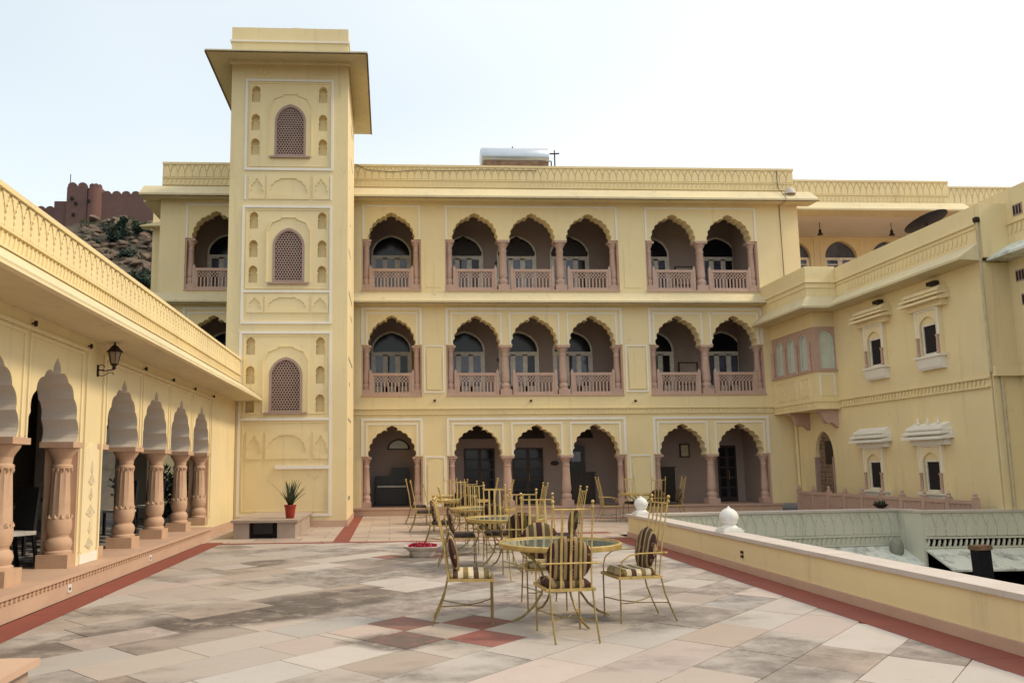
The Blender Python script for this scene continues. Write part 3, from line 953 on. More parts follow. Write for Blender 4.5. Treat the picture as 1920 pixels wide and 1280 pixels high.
body.add([(TR, 0, 0), (TR, 0.30, 0), (TR, 0.30, 12.85), (TR, 0, 12.85)], [(0, 1, 2, 3)])
body.build('wall', 'yellow', tw)
for cx, z0, w, h in jw:
    fr = MB()
    out = pointed(cx, z0, w - 0.004, h - 0.002, h * 0.66, 8)
    inn = pointed(cx, z0 + 0.05, w - 0.13, h - 0.13, h * 0.66 - 0.05, 8)
    fr.holed(out, [inn], -0.012, 0.06, 0.07, back=False)
    jf = fr.build('jali_window', 'jali', tw)
    jali_lattice(cx, z0 + 0.05, w - 0.13, h * 0.66 - 0.05, h - 0.13, 0.064, 0.0085, 0.02, 0.045).build('lattice', 'jali', jf, kind='stuff')
    MB().prism(inn, 'xz', 0.155, 0.162).build('dark_backing', 'void', jf)
    bx('window_sill', 'jali', tw, cx - w / 2 - 0.12, cx + w / 2 + 0.12, -0.06, 0.0, z0 - 0.055, z0 - 0.004)
    # raised surround with a shouldered arch
    so = pointed(cx, z0, w + 0.26, h + 0.27, h * 0.80 + 0.1, 6)
    # (a flat top hood)
    sh = [(cx - w / 2 - 0.14, z0), (cx - w / 2 - 0.14, z0 + h * 0.93), (cx - w / 2 - 0.02, z0 + h * 1.09), (cx - 0.20, z0 + h * 1.155), (cx - 0.20, z0 + h * 1.18),
          (cx + 0.20, z0 + h * 1.18), (cx + 0.20, z0 + h * 1.155), (cx + w / 2 + 0.02, z0 + h * 1.09), (cx + w / 2 + 0.14, z0 + h * 0.93), (cx + w / 2 + 0.14, z0)]
    sm = MB()
    inner = pointed(cx, z0, w, h, h * 0.66, 8)
    n = len(sh)
    for i in range(n - 1):
        (ax, az), (bx_, bz) = sh[i], sh[i + 1]
        dx, dz = bx_ - ax, bz - az
        L = math.hypot(dx, dz); nx, nz = -dz / L * 0.035, dx / L * 0.035
        sm.prism([(ax, az), (bx_, bz), (bx_ + nx, bz + nz), (ax + nx, az + nz)], 'xz', -0.028 - 0.001 * (i % 2), 0.0)
    sm.build('window_surround', 'yellow', tw)
# white panel mouldings
for args in ((-3.95, -1.52, 9.64, 12.28, True), (-3.97, -1.54, 5.36, 8.64, True), (-3.98, -1.53, 2.843, 5.16, False), (-3.98, -1.53, 0.28, 2.84, True)):
    frame_u(MB(), args[0], args[1], args[2], args[3], 0.065, -0.03, 0.0, args[4]).build('panel_moulding', 'white', tw)
bx('moulding_bar', 'white', tw, -3.93, -3.885, -0.022, 0, 8.80, 9.50)
bx('moulding_bar', 'white', tw, -1.60, -1.555, -0.022, 0, 8.80, 9.50)
bx('moulding_bar', 'white', tw, -3.905, -1.605, -0.026, 0, 6.22, 6.28)
bx('moulding_bar', 'white', tw, -2.99, -1.60, -0.05, 0, 1.50, 1.59)
for (a, b_, c, d) in ((-3.84, -1.63, 9.75, 12.17), (-3.86, -1.65, 6.32, 8.53), (-3.86, -1.65, 2.95, 5.05), (-3.86, -1.65, 0.40, 2.73)):
    frame_u(MB(), a, b_, c, d, 0.02, -0.018, 0.0, True).build('inner_moulding', 'yellow', tw)
# blind arcading panels
for zb, zt, xo in ((8.82, 9.50, 0.0), (5.66, 6.14, 0.0), (1.76, 2.48, 0.07)):
    for (a, b_) in ((-3.82, -3.38), (-3.33, -2.16), (-2.08, -1.63)):
        a += xo; b_ += xo * 0.4
        h = zt - zb
        outer = [(a, zb), (b_, zb), (b_, zt), (a, zt)]
        w = b_ - a
        if w > 0.8:
            hole = foil((a + b_) / 2, zb + h * 0.22, w * 0.86, h * 0.66, 4, 0.06, 0.25)
        else:
            hole = foil((a + b_) / 2, zb + h * 0.16, w * 0.72, h * 0.70, 3, 0.2, 0.25)
        MB().holed(outer, [hole], -0.022, 0.0, 0.019, back=False).build('blind_arch', 'yellow', tw)
# small carved brackets under the roof
for x0 in (-3.75, -2.15):
    cb = MB()
    for i in range(4):
        xx = x0 + i * 0.15
        cb.prism([(xx, 12.42), (xx + 0.10, 12.42), (xx + 0.12, 12.56), (xx + 0.06, 12.68), (xx - 0.01, 12.58)], 'xz', -0.018, 0.0)
    cb.build('carved_ornament', 'yellow', tw, kind='stuff')
# overhanging roof
def skirt(x0, x1, y0, y1, p, zi, zo, th, zi_top, pf):
    mb = MB()
    ib = [(x0, y0, zi), (x1, y0, zi), (x1, y1, zi), (x0, y1, zi)]
    ob = [(x0 - p, y0 - pf, zo), (x1 + p, y0 - pf, zo), (x1 + p, y1 + p, zo), (x0 - p, y1 + p, zo)]
    ot = [(a, b, c + th) for a, b, c in ob]
    it = [(a, b, zi_top) for a, b, c in ib]
    vs = ib + ob + ot + it
    fs = []
    for i in range(4):
        j = (i + 1) % 4
        fs += [(i, j, 4 + j, 4 + i), (4 + i, 4 + j, 8 + j, 8 + i), (8 + i, 8 + j, 12 + j, 12 + i), (12 + i, 12 + j, j, i)]
    return mb.add(vs, fs)
skirt(TL - 0.01, TR + 0.01, 0.0 - 0.01, TD, 0.55, 12.80, 12.63, 0.045, 13.14, 0.84).build('roof_eave', 'eave', tw)
for a_ in ((TL - 0.565, TR + 0.565, -0.865, -0.82), (TL - 0.575, TL - 0.53, -0.82, TD + 0.54), (TR + 0.53, TR + 0.575, -0.82, TD + 0.54)):
    bx('drip_edge', 'drip', tw, *a_, 12.612, 12.632)
cm = MB()
cm.box(TL - 0.06, TR + 0.06, -0.10, 0.02, 12.72, 12.80)
cm.build('cornice', 'cream', tw)
bx('parapet', 'yellow', tw, TL - 0.02, TR + 0.0, -0.02, TD, 12.86, 13.36)
bx('parapet_band', 'white', tw, TL - 0.06, TR + 0.04, -0.06, TD + 0.02, 13.36, 13.41)
bx('parapet_upper', 'yellow', tw, TL - 0.02, TR, -0.015, TD, 13.41, 13.80)
bx('roof_block', 'yellow', tw, -2.68, -2.45, 0.02, 0.25, 13.80, 13.835)
bx('plinth', 'step', tw, TL, TR + 0.03, -0.035, 3.6, 0.0, 0.17)
# seam flakes on the corner
for i in range(12):
    z = 0.9 + i * 0.95 + rnd.uniform(-0.3, 0.3)
    bx('plaster_scar', 'grey_stone', tw, TR - 0.001, TR + 0.004, 0.25 + rnd.random() * 2.6, 0.33 + rnd.random() * 2.6 + 0.1, z, z + 0.05 + 0.1 * rnd.random())

# ------------------------------------------------------------------ arcade wing on the left
lw = thing('arcade_wing', 'single-storey yellow arcade wing with buff carved columns, deep eave and carved parapet', 'building', (0, 0, 0), R(90))
# local frame: x = world Y, y = -world X
LA = [6.35, 8.0, 9.65]
LB = [12.08, 13.73, 15.38, 17.03]
SP, AP = 1.875, 2.885
pts = [(2.0, 0.285)]
for grp in (LA, LB):
    a, b = grp[0] - 0.825, grp[-1] + 0.825
    pts += [(a, 0.285), (a, SP)]
    for c in grp:
        pts += foil(c, SP, 1.38, AP - SP, 4, 0.19, 0.20, True)
    pts += [(b, SP), (b, 0.285)]
pts += [(20.68, 0.285), (20.68, 3.78), (2.0, 3.78)]
MB().prism(pts, 'xz', 4.05, 4.50).build('wall', 'yellow', lw)
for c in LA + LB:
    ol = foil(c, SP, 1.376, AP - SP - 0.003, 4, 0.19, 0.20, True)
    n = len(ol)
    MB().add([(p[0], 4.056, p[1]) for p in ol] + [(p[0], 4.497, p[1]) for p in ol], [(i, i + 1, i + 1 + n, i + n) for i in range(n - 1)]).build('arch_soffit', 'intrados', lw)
    frame_u(MB(), c - 0.775, c + 0.775, SP + 0.02, 3.06, 0.035, 4.03, 4.05).build('arch_moulding', 'cream', lw)
for grp in (LA, LB):
    frame_u(MB(), grp[0] - 0.93, grp[-1] + 0.93, 0.45, 3.13, 0.045, 4.022, 4.05).build('bay_moulding', 'cream', lw)
cmx = column_meshes(SP - 0.285, 0.15, 'buff', 0.13)
def collar(z, r, n=12, up=True):
    mb = MB()
    for i in range(n):
        a = 2 * math.pi * i / n
        w = math.pi / n * 0.9
        q = []
        for da, dz in ((-w, 0), (w, 0), (0, 0.075 if up else -0.075)):
            q.append((r * math.cos(a + da), r * math.sin(a + da), z + dz))
        o = (1.12 * r * math.cos(a), 1.12 * r * math.sin(a), z + (0.03 if up else -0.03))
        mb.add(q + [o], [(0, 1, 3), (1, 2, 3), (2, 0, 3)])
    return mb.mesh('leaf_collar', 'buff')
col_lo, col_hi = collar(0.60, 0.153), collar(1.27, 0.127, up=False)
for grp in (LA, LB):
    xs = [grp[0] - 0.825 + 0.03] + [c + 0.825 for c in grp[:-1]] + [grp[-1] + 0.825 - 0.03]
    for x in xs:
        o = place_column(cmx, lw, (x, 4.26, 0.285))
        link('leaf_collar', col_lo, o, kind='stuff'); link('leaf_collar', col_hi, o, kind='stuff')
# responds: flat stone jambs behind the end columns
for x in (10.475 + 0.02, 17.855 + 0.02, 11.255 - 0.02, 5.525 - 0.02):
    bx('jamb', 'buff', lw, x - 0.05, x + 0.05, 4.065, 4.48, 0.287, SP - 0.002)
# painted panel on the pier between the two groups
pp = MB().prism(pointed(10.86, 0.36, 0.50, 1.52, 1.24), 'xz', 4.034, 4.05).build('painted_niche', 'cream', lw)
orn = MB()
for i, z in enumerate((0.52, 0.72, 0.94, 1.16, 1.36, 1.52)):
    w = (0.15, 0.06, 0.16, 0.07, 0.11, 0.05)[i]
    orn.prism([(10.86 - w, z), (10.86, z - 0.06), (10.86 + w, z), (10.86 + w * 0.4, z + 0.07), (10.86, z + 0.12), (10.86 - w * 0.4, z + 0.07)], 'xz', 4.028, 4.033)
orn.build('painted_flowers', 'art', pp, kind='stuff')
bx('pier_base', 'white', lw, 10.56, 11.16, 4.03, 4.05, 0.29, 0.42)
# eave, parapet
MB().prism([(4.06, 3.27), (3.37, 3.30), (3.36, 3.36), (3.44, 3.42), (3.93, 3.76), (4.06, 3.78)], 'yz', 2.0, 20.66).build('eave', 'eave', lw)
MB().prism([(3.40, 3.285), (3.345, 3.30), (3.345, 3.325), (3.40, 3.32)], 'yz', 2.0, 20.66).build('eave_lip', 'cream', lw)
bx('parapet', 'yellow', lw, 2.0, 20.66, 3.95, 4.20, 3.76, 4.37)
bx('parapet_coping', 'yellow', lw, 2.0, 20.68, 3.905, 4.24, 4.37, 4.425)
bx('parapet_band', 'yellow', lw, 2.0, 20.66, 3.915, 3.95, 3.965, 3.99)
bx('parapet_band', 'yellow', lw, 2.0, 20.66, 3.915, 3.95, 3.775, 3.80)
frieze(lw, 5.0, 20.6, 3.95, 3.995, 4.365, 0.195, 'yellow', 0.02)
leaf_band(lw, 5.0, 20.6, 3.95, 3.81, 3.955, 0.098, 'yellow', 0.018)
# step
bx('step', 'step', lw, 2.0, 17.19, 3.83, 4.8, 0.0, 0.235)
bx('step_tread', 'step', lw, 2.0, 17.21, 3.795, 4.62, 0.235, 0.284)
dn = MB()
for i in range(150):
    x = 2.05 + i * 0.1
    dn.prism([(x, 0.185), (x + 0.052, 0.185), (x + 0.068, 0.233), (x + 0.02, 0.233)], 'xz', 3.812, 3.83)
dn.build('dentil_band', 'buff', lw, kind='stuff')
bx('dado', 'step', lw, 17.20, 20.66, 4.03, 4.05, 0.0, 0.20)
bx('wall_base', 'yellow', lw, 17.20, 20.66, 4.051, 4.49, 0.0, 0.284)
# interior of the arcade: a dim dining room
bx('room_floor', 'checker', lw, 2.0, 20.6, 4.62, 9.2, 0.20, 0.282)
bx('room_ceiling', 'blackwood', lw, 2.0, 20.68, 4.2, 9.2, 3.30, 3.74)  # near-black colour puts the room's shade into the ceiling
bx('room_wall', 'blackwood', lw, 2.0, 20.68, 9.0, 9.2, 0.20, 3.30)  # room's shade put into the wall colour too, not wood panelling
ew = [(4.5, 0.285)]
for c in (5.6, 7.6):
    ew += [(c - 0.6, 0.285), (c - 0.6, 1.9)] + pointed(c, 1.9, 1.2, 0.9, 0.0, 8)[1:-1] + [(c + 0.6, 1.9), (c + 0.6, 0.285)]
ew += [(9.0, 0.285), (9.0, 3.30), (4.5, 3.30)]
MB().prism(ew, 'yz', 20.40, 20.66).build('end_wall', 'intrados', lw)
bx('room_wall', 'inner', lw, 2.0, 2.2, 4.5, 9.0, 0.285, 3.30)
for c in (7.2, 9.8, 13.1, 15.8):
    o = MB().prism(pointed(c, 0.9, 1.0, 1.6, 1.2), 'xz', 8.97, 9.0).build('room_window', 'glass_dark', lw)

# small spot lamps under the eave
for i, (Y, wh) in enumerate(((8.92, 'between the paired arcade arches'), (10.58, 'beside the wall lantern'), (12.98, 'over the first column past the painted pier'), (14.64, 'over the second column past the painted pier'), (16.27, 'over the third column past the painted pier'), (17.99, 'at the blank end of the arcade wall'))):
    sp = thing('spot_lamp', 'small dark spot lamp ' + wh, 'spot lamp', (-4.05, Y, 3.17), 0, 'spot lamps along the arcade wall')
    sp.scale = (0.62, 0.62, 0.62)
    MB().tube([(0, 0, 0), (0.05, 0, 0.0)], 0.016, 8).build('bracket', 'iron', sp)
    MB().lathe([(0.012, 0.05), (0.03, 0.045), (0.034, 0.0), (0.03, -0.05), (0.02, -0.055)], (0.07, 0, 0), 10).build('housing', 'iron', sp, True)
# wall lantern
ln = thing('wall_lantern', 'dark bronze wall lantern on a scrolled bracket under the arcade eave', 'lantern', (-4.05, 10.95, 2.88))
ln.scale = (0.62, 0.62, 0.62)
bk = MB().box(0.0, 0.02, -0.045, 0.045, -0.13, 0.13).build('wall_plate', 'iron', ln)
MB().tube([(0.0, 0, 0.02), (0.18, 0, 0.0), (0.36, 0, 0.03)], 0.014, 6).tube([(0.03 + 0.075 * math.cos(a * 0.5) + 0.05, 0, 0.075 + 0.06 * math.sin(a * 0.5)) for a in range(0, 12)], 0.010, 6).tube(
    [(0.02, 0, -0.09), (0.09, 0, -0.12), (0.17, 0, -0.09), (0.25, 0, -0.04), (0.33, 0, -0.04), (0.36, 0, -0.09)], 0.010, 6).build('bracket', 'iron', ln)
lb = MB().lathe([(0.012, 0.0), (0.05, 0.03), (0.035, 0.07), (0.085, 0.12), (0.085, 0.14)], (0.36, 0, 0.02), 6).build('lantern_base', 'iron', ln)
MB().lathe([(0.078, 0.14), (0.135, 0.40)], (0.36, 0, 0.02), 6).build('glass', 'lglass', ln)
for k in range(6):
    a = math.pi / 3 * k
    MB().tube([(0.36 + 0.083 * math.cos(a), 0.083 * math.sin(a), 0.16), (0.36 + 0.142 * math.cos(a), 0.142 * math.sin(a), 0.42)], 0.008, 5).build('glazing_bar', 'iron', ln)
MB().lathe([(0.19, 0.40), (0.19, 0.415), (0.15, 0.45), (0.06, 0.55), (0.025, 0.57), (0.02, 0.66), (0.004, 0.68)], (0.36, 0, 0.02), 6).build('cap', 'iron', ln)

# sockets in the step
for Y, z, wh in ((9.75, 0.11, 'just before the painted pier'), (12.92, 0.11, 'below the columns past the painted pier')):
    o = thing('wall_socket', 'white electric socket in the arcade step ' + wh, 'socket', (-3.83, Y, z), 0, 'sockets in the arcade step')
    MB().box(0, 0.012, -0.05, 0.05, -0.045, 0.045).build('plate', 'plastic_white', o)
    MB().box(0.012, 0.016, -0.02, 0.02, -0.018, 0.012).build('switch', 'iron', o)

# ------------------------------------------------------------------ right wing
rw = thing('right_wing', 'yellow two-storey wing with a projecting corner oriel and small hooded windows', 'building', (0, 0, 0), R(-90))
# local frame: x = -world Y, y = world X
WX = 13.40
wins = [(-20.42, 4.14, 'u'), (-18.27, 4.14, 'u'), (-20.85, 0.80, 'l'), (-18.57, 0.80, 'l')]
holes = [pointed(c, z, 0.60, 0.96, 0.70, 7) for c, z, k in wins]
holes.append(pointed(-23.42, 0.45, 0.98, 2.06, 1.35, 8))
MB().holed([(-25.0, -4.55), (-16.55, -4.55), (-16.55, 6.06), (-25.0, 6.06)], holes, WX, WX + 0.5, 0.42, back=False).build('wall', 'yellow', rw)
bx('body', 'yellow', rw, -25.0, -16.55, WX + 0.45, 22.0, -4.55, 6.20)
# blocked niche: rubble stones in the arch
bx('niche_backing', 'rubble', rw, -23.95, -22.90, WX + 0.16, WX + 0.26, 0.40, 2.55)
rr = random.Random(3)
z = 0.45
while z < 2.45:
    h = 0.10 + rr.random() * 0.07
    x = -23.92
    while x < -22.95:
        w = 0.12 + rr.random() * 0.16
        d = rr.random() * 0.035
        a, b = x + 0.008, min(x + w, -22.92) - 0.008
        if b - a > 0.04:
            j = [rr.uniform(-0.012, 0.012) for _ in range(8)]
            MB().prism([(a + j[0], z + 0.01), (b + j[1], z + 0.008 + j[2]), (b + j[3], z + h - 0.01), ((a + b) / 2, z + h + j[4]), (a + j[5], z + h - 0.012 + j[6])], 'xz', WX + 0.13 - d, WX + 0.165).build('stone', 'rubble', rw)
        x += w
    z += h
bx('niche_pillar', 'jali', rw, -23.955, -23.87, WX - 0.03, WX + 0.10, 0.45, 1.72)
bx('niche_pillar', 'jali', rw, -22.97, -22.89, WX - 0.03, WX + 0.10, 0.45, 1.72)
bx('wooden_shutter', 'blackwood', rw, -23.50, -23.08, WX + 0.07, WX + 0.12, 1.5, 2.2)
def hooded(c, z, kind):
    w = 0.84
    f = MB()
    f.holed([(c - w / 2, z - 0.02), (c + w / 2, z - 0.02), (c + w / 2, z + 1.14), (c - w / 2, z + 1.14)], [pointed(c, z, 0.60, 0.96, 0.70, 7)], WX - 0.10, WX, 0.10, back=False)
    o = f.build('window', 'cream', rw)
    ed = frame_u(MB(), c - w / 2, c + w / 2, z + 0.45, z + 1.14, 0.045, WX - 0.125, WX - 0.10).build('moulding', 'white', o)
    # inner frame, dark pane, opened shutter leaf
    frame_u(MB(), c - 0.27, c + 0.27, z, z + 0.78, 0.05, WX - 0.05, WX - 0.02, True).build('sash_frame', 'door_white', o)
    MB().prism([(c - 0.30, z + 0.78), (c + 0.30, z + 0.78), (c + 0.30, z + 0.97), (c - 0.30, z + 0.97)], 'xz', WX - 0.05, WX - 0.02).build('tympanum', 'yellow', o)
    bx('pane', 'void', o, c - 0.30, c + 0.30, WX - 0.018, WX + 0.01, z - 0.01, z + 0.97)
    for s in (-1, 1):
        MB().lathe([(0.045, 0.0), (0.045, 0.04), (0.03, 0.06), (0.036, 0.12), (0.027, 0.38), (0.04, 0.42), (0.048, 0.46)], (c + s * 0.35, WX - 0.13, z), 8).build('colonnette', 'pink', o, True)
    sl = MB().box(c - w / 2 - 0.05, c + w / 2 + 0.05, WX - 0.20, WX, z - 0.07, z - 0.022)
    sl.prism([(WX - 0.17, z - 0.07), (WX, z - 0.07), (WX, z - 0.36), (WX - 0.10, z - 0.36), (WX - 0.13, z - 0.30)], 'yz', c - w / 2, c + w / 2)
    sl.build('sill', 'white', o)
    # bangla hood: stepped curved eave
    hd = MB()
    zz = z + 1.30
    for (p, h0, h1, ww) in ((0.34, 0.0, 0.115, 1.46), (0.31, 0.12, 0.225, 1.42), (0.24, 0.23, 0.36, 1.30)):
        hd.prism([(WX, zz + h0), (WX - p, zz + h0 - 0.03), (WX - p, zz + h0 + 0.02), (WX, zz + h1 + 0.02)], 'yz', c - ww / 2, c + ww / 2)
    hd.box(c - 0.64, c + 0.64, WX - 0.19, WX, zz - 0.019, zz + 0.30)
    hd.box(c - 0.62, c + 0.62, WX - 0.16, WX, zz - 0.16, zz - 0.02)
    hood = hd.build('hood', 'white' if kind == 'l' else 'cream', o)
    if kind == 'l' and c > -19:
        for k in (-0.36, 0.0, 0.36):
            MB().lathe([(0.03, 0.0), (0.045, 0.03), (0.02, 0.06), (0.03, 0.09), (0.012, 0.12), (0.004, 0.18)], (c + k, WX - 0.09, zz + 0.36), 8).build('finial', 'white', hood, True)
    elif kind == 'u':
        MB().box(c + 0.15, c + 0.42, WX - 0.15, WX - 0.02, zz + 0.38, zz + 0.47).build('flood_light', 'iron', hood)
for a in wins: hooded(*a)
# string course
bx('string_course', 'yellow', rw, -22.40, -16.55, WX - 0.05, WX, 3.17, 3.21)
bx('string_course', 'yellow', rw, -22.40, -16.55, WX - 0.05, WX, 3.37, 3.41)
leaf_band(rw, -22.40, -16.57, WX, 3.215, 3.365, 0.13, 'yellow', 0.03)
# eave and parapet
MB().prism([(WX, 6.03), (WX - 0.52, 6.06), (WX - 0.52, 6.12), (WX - 0.02, 6.46), (WX + 0.1, 6.46)], 'yz', -22.2, -16.45).build('eave', 'eave', rw)
bx('parapet', 'yellow', rw, -25.0, -16.55, WX, WX + 0.25, 6.44, 7.35)
bx('parapet_band', 'cream', rw, -22.2, -16.52, WX - 0.045, WX, 6.90, 6.95)
bx('parapet_band', 'yellow', rw, -22.2, -16.55, WX - 0.025, WX, 6.80, 6.83)
leaf_band(rw, -21.6, -16.75, WX, 6.56, 6.76, 0.15, 'yellow', 0.022)
# roof terrace of the wing
bx('roof', 'step', rw, -29.0, -16.6, WX + 0.25, 22.0, 6.20, 6.40)
# corner oriel
OX, OE = 12.73, -22.40
ob = thing('oriel_bay', 'yellow corner oriel with pink stone arched windows on carved brackets', 'oriel', (0, 0, 0), R(-90))
def obx(n, m, *a): return bx(n, m, ob, *a)
obx('lower_panel', 'yellow', -24.99, OE, OX, WX - 0.001, 3.42, 4.25)
obx('upper_panel', 'yellow', -24.99, OE, OX, WX - 0.001, 5.60, 6.06)
obx('base_moulding', 'yellow', -24.99, OE + 0.05, OX - 0.05, WX - 0.001, 3.34, 3.42)
obx('base_moulding', 'yellow', -24.99, OE + 0.02, OX - 0.02, WX - 0.001, 3.18, 3.34)
obx('base_moulding', 'yellow', -24.99, OE + 0.05, OX - 0.05, WX - 0.001, 3.12, 3.18)
leaf_band(ob, -24.95, OE, OX - 0.02, 3.20, 3.33, 0.12, 'yellow', 0.02)
obx('sill', 'pink', -24.99, OE + 0.05, OX - 0.05, WX - 0.001, 4.25, 4.30)
# stone window screens: side face with three lancets and front face with one wide arch
hs = [pointed(c, 4.36, 0.46, 1.12, 0.86, 8) for c in (-24.52, -23.80, -23.08)]
MB().holed([(-24.99, 4.30), (OE, 4.30), (OE, 5.60), (-24.99, 5.60)], hs, OX + 0.03, OX + 0.16, 0.13, back=False).build('window_screen', 'pink', ob)
for c in (-24.52, -23.80, -23.08):
    fr = MB().holed(pointed(c, 4.36, 0.456, 1.118, 0.858, 8), [pointed(c, 4.41, 0.36, 1.02, 0.81, 8)], OX + 0.05, OX + 0.10, 0.05, back=False).build('window_frame', 'curtain', ob)
    MB().prism(pointed(c, 4.40, 0.37, 1.03, 0.82, 8), 'xz', OX + 0.105, OX + 0.115).build('pane', 'curtain', fr)
for c in (-24.90, -24.16, -23.44, -22.70):
    MB().lathe([(0.06, 0.0), (0.06, 0.06), (0.045, 0.09), (0.055, 0.18), (0.042, 0.75), (0.055, 0.80), (0.065, 0.86)], (c, OX + 0.0, 4.30), 8).build('colonnette', 'pink', ob, True)
# front face: built in the plane facing the viewer (local +x side); outline in world X,z
fy = []
def front_holed(name, mat, outer, hole, xa, depth):
    # plate whose face looks along local +x (towards the camera)
    polys = [[Vector((p[0], p[1], 0)) for p in outer], [Vector((p[0], p[1], 0)) for p in hole]]
    flat = polys[0] + polys[1]
    mb = MB().add([(xa, p.x, p.y) for p in flat], tessellate_polygon(polys))
    m = len(hole)
    mb.add([(xa, p[0], p[1]) for p in hole] + [(xa - depth, p[0], p[1]) for p in hole], [(i, (i + 1) % m, (i + 1) % m + m, i + m) for i in range(m)])
    return mb.build(name, mat, ob)
fc = (OX + WX) / 2 + 0.02
front_holed('window_screen', 'pink', [(OX + 0.03, 4.30), (WX, 4.30), (WX, 5.60), (OX + 0.03, 5.60)], pointed(fc, 4.34, 0.56, 1.16, 0.84, 8), OE - 0.02, 0.08)
front_holed('window_frame', 'curtain', pointed(fc, 4.34, 0.556, 1.158, 0.84, 8), pointed(fc, 4.385, 0.46, 1.06, 0.79, 8), OE - 0.045, 0.05)
MB().prism(pointed(fc, 4.38, 0.47, 1.07, 0.80, 8), 'yz', OE - 0.09, OE - 0.08).build('pane', 'curtain', ob)
obx('corner_post', 'pink', OE - 0.10, OE - 0.001, OX + 0.001, OX + 0.10, 4.30, 5.60)
# lower decorative panels
for c in (-24.55, -23.80, -23.05):
    p_ = frame_u(MB(), c - 0.27, c + 0.27, 3.50, 4.12, 0.035, OX - 0.018, OX, True).build('panel_frame', 'cream', ob)
    MB().prism(foil(c, 3.55, 0.40, 0.46, 3, 0.2, 0.25), 'xz', OX - 0.012, OX).build('panel_relief', 'yellow', ob)
fpn = MB()
for (a, b, c_, d) in ((OX + 0.10, OX + 0.14, 3.50, 4.14), (WX - 0.14, WX - 0.10, 3.50, 4.14)):
    fpn.box(OE, OE + 0.02, a, b, c_, d)
fpn.box(OE, OE + 0.02, OX + 0.10, WX - 0.10, 4.14, 4.18)
fpn.build('panel_frame', 'white', ob)
MB().prism(foil((OX + WX) / 2, 3.52, 0.34, 0.50, 3, 0.2, 0.25), 'yz', OE, OE + 0.014).build('panel_relief', 'yellow', ob)
# carved brackets
brk = [(WX - 0.001, 3.12), (OX + 0.0, 3.12), (OX + 0.03, 3.05), (OX + 0.12, 3.03), (OX + 0.17, 2.96), (OX + 0.26, 2.74), (OX + 0.38, 2.70), (OX + 0.44, 2.74), (OX + 0.54, 2.68), (WX - 0.001, 2.56)]
for x0 in (-24.2, -22.62):
    MB().prism(brk, 'yz', x0 - 0.1, x0 + 0.1).build('bracket', 'pink', ob)
MB().tube([(-24.9, WX - 0.05, 3.1), (-24.9, WX - 0.05, 0.25)], 0.05, 8).build('rain_pipe', 'yellow', ob)
# eave and parapet of the oriel
PX = 12.48
def wrap(n, m, p0, z0, p1, z1, th):
    """sloped skirt round the oriel's two open sides"""
    a = [(-25.0, p0, z0), (-22.18 + 0.0, p0, z0), (-22.18, WX, z0)]
    e = p0 - p1
    b = [(-25.0, p1, z1), (-22.18 + e, p1, z1), (-22.18 + e, WX - 0.52 + 0.0, z1)]
    vs = a + b + [(x, y, z - 0.0) for x, y, z in b]
    bt = [(x, y, z - th) for x, y, z in b]
    ct = [(x, y, z1 - th - 0.02) for x, y, z in a]
    V = a + b + bt + ct
    F = [(0, 1, 4, 3), (1, 2, 5, 4), (3, 4, 7, 6), (4, 5, 8, 7), (6, 7, 10, 9), (7, 8, 11, 10)]
    return MB().add(V, F).build(n, m, ob)
wrap('eave', 'eave', PX, 6.48, PX - 0.36, 6.12, 0.06)
MB().box(-25.0, -22.18, PX + 0.01, WX + 0.1, 6.065, 6.44).build('cornice', 'yellow', ob)
MB().prism([(-25.0, PX), (-22.18, PX), (-22.18, WX - 0.003), (-22.38, WX - 0.003), (-22.38, PX + 0.2), (-25.0, PX + 0.2)], 'xy', 6.44, 7.40).build('parapet', 'yellow', ob)
MB().prism([(-25.0, PX - 0.04), (-22.14, PX - 0.04), (-22.14, WX - 0.05), (-22.18, WX - 0.05), (-22.18, PX), (-25.0, PX)], 'xy', 6.90, 6.96).build('parapet_band', 'cream', ob)
MB().prism([(-25.0, PX - 0.025), (-22.155, PX - 0.025), (-22.155, WX - 0.05), (-22.18, WX - 0.05), (-22.18, PX), (-25.0, PX)], 'xy', 6.74, 6.78).build('parapet_band', 'yellow', ob)

# the return and the next stretch of wing towards the viewer
nw = thing('side_wing', 'taller yellow wing with pierced vents standing behind the corner rain pipe', 'building', (0, 0, 0), R(-90))
NX = 14.05
bx('wall', 'yellow', nw, -16.55, 1.0, NX, 22.0, -4.55, 6.2)
bx('wall', 'yellow', nw, -16.53, -16.5, WX + 0.03, NX, -4.55, 6.0)
MB().prism([(NX, 6.02), (NX - 0.55, 6.02), (NX - 0.55, 6.08), (NX, 6.40)], 'yz', -16.45, 1.0).build('eave', 'mint_roof', nw)
bx('parapet', 'yellow', nw, -17.4, 1.0, NX, NX + 0.25, 6.40, 7.66)
bx('parapet_return', 'yellow', nw, -16.55, -16.42, WX + 0.02, NX, 6.1, 7.352)
bx('parapet_band', 'yellow', nw, -16.4, 1.0, NX - 0.04, NX, 6.84, 6.88)
leaf_band(nw, -16.38, -12.0, NX, 6.62, 6.82, 0.13, 'yellow', 0.03)
bx('string_course', 'yellow', nw, -16.42, 1.0, NX - 0.08, NX, 3.40, 3.62)
bx('string_course', 'yellow', nw, -16.44, -16.36, WX - 0.02, NX, 3.40, 3.62)
for (Y, zz) in ((16.2, 5.5), (16.1, 4.95), (16.12, 4.0), (16.1, 6.98)):
    v = bx('vent', 'jali', nw, -Y - 0.12, -Y + 0.14, NX - 0.012, NX + 0.02, zz, zz + 0.26)
    for k in range(3):
        bx('vent_bar', 'void', v, -Y - 0.10 + k * 0.08, -Y - 0.05 + k * 0.08, NX - 0.016, NX - 0.012, zz + 0.03, zz + 0.23)
dp = thing('drain_pipe', 'cream painted drain pipe running down the wing corner', 'pipe', (13.36, 16.46, -4.5))
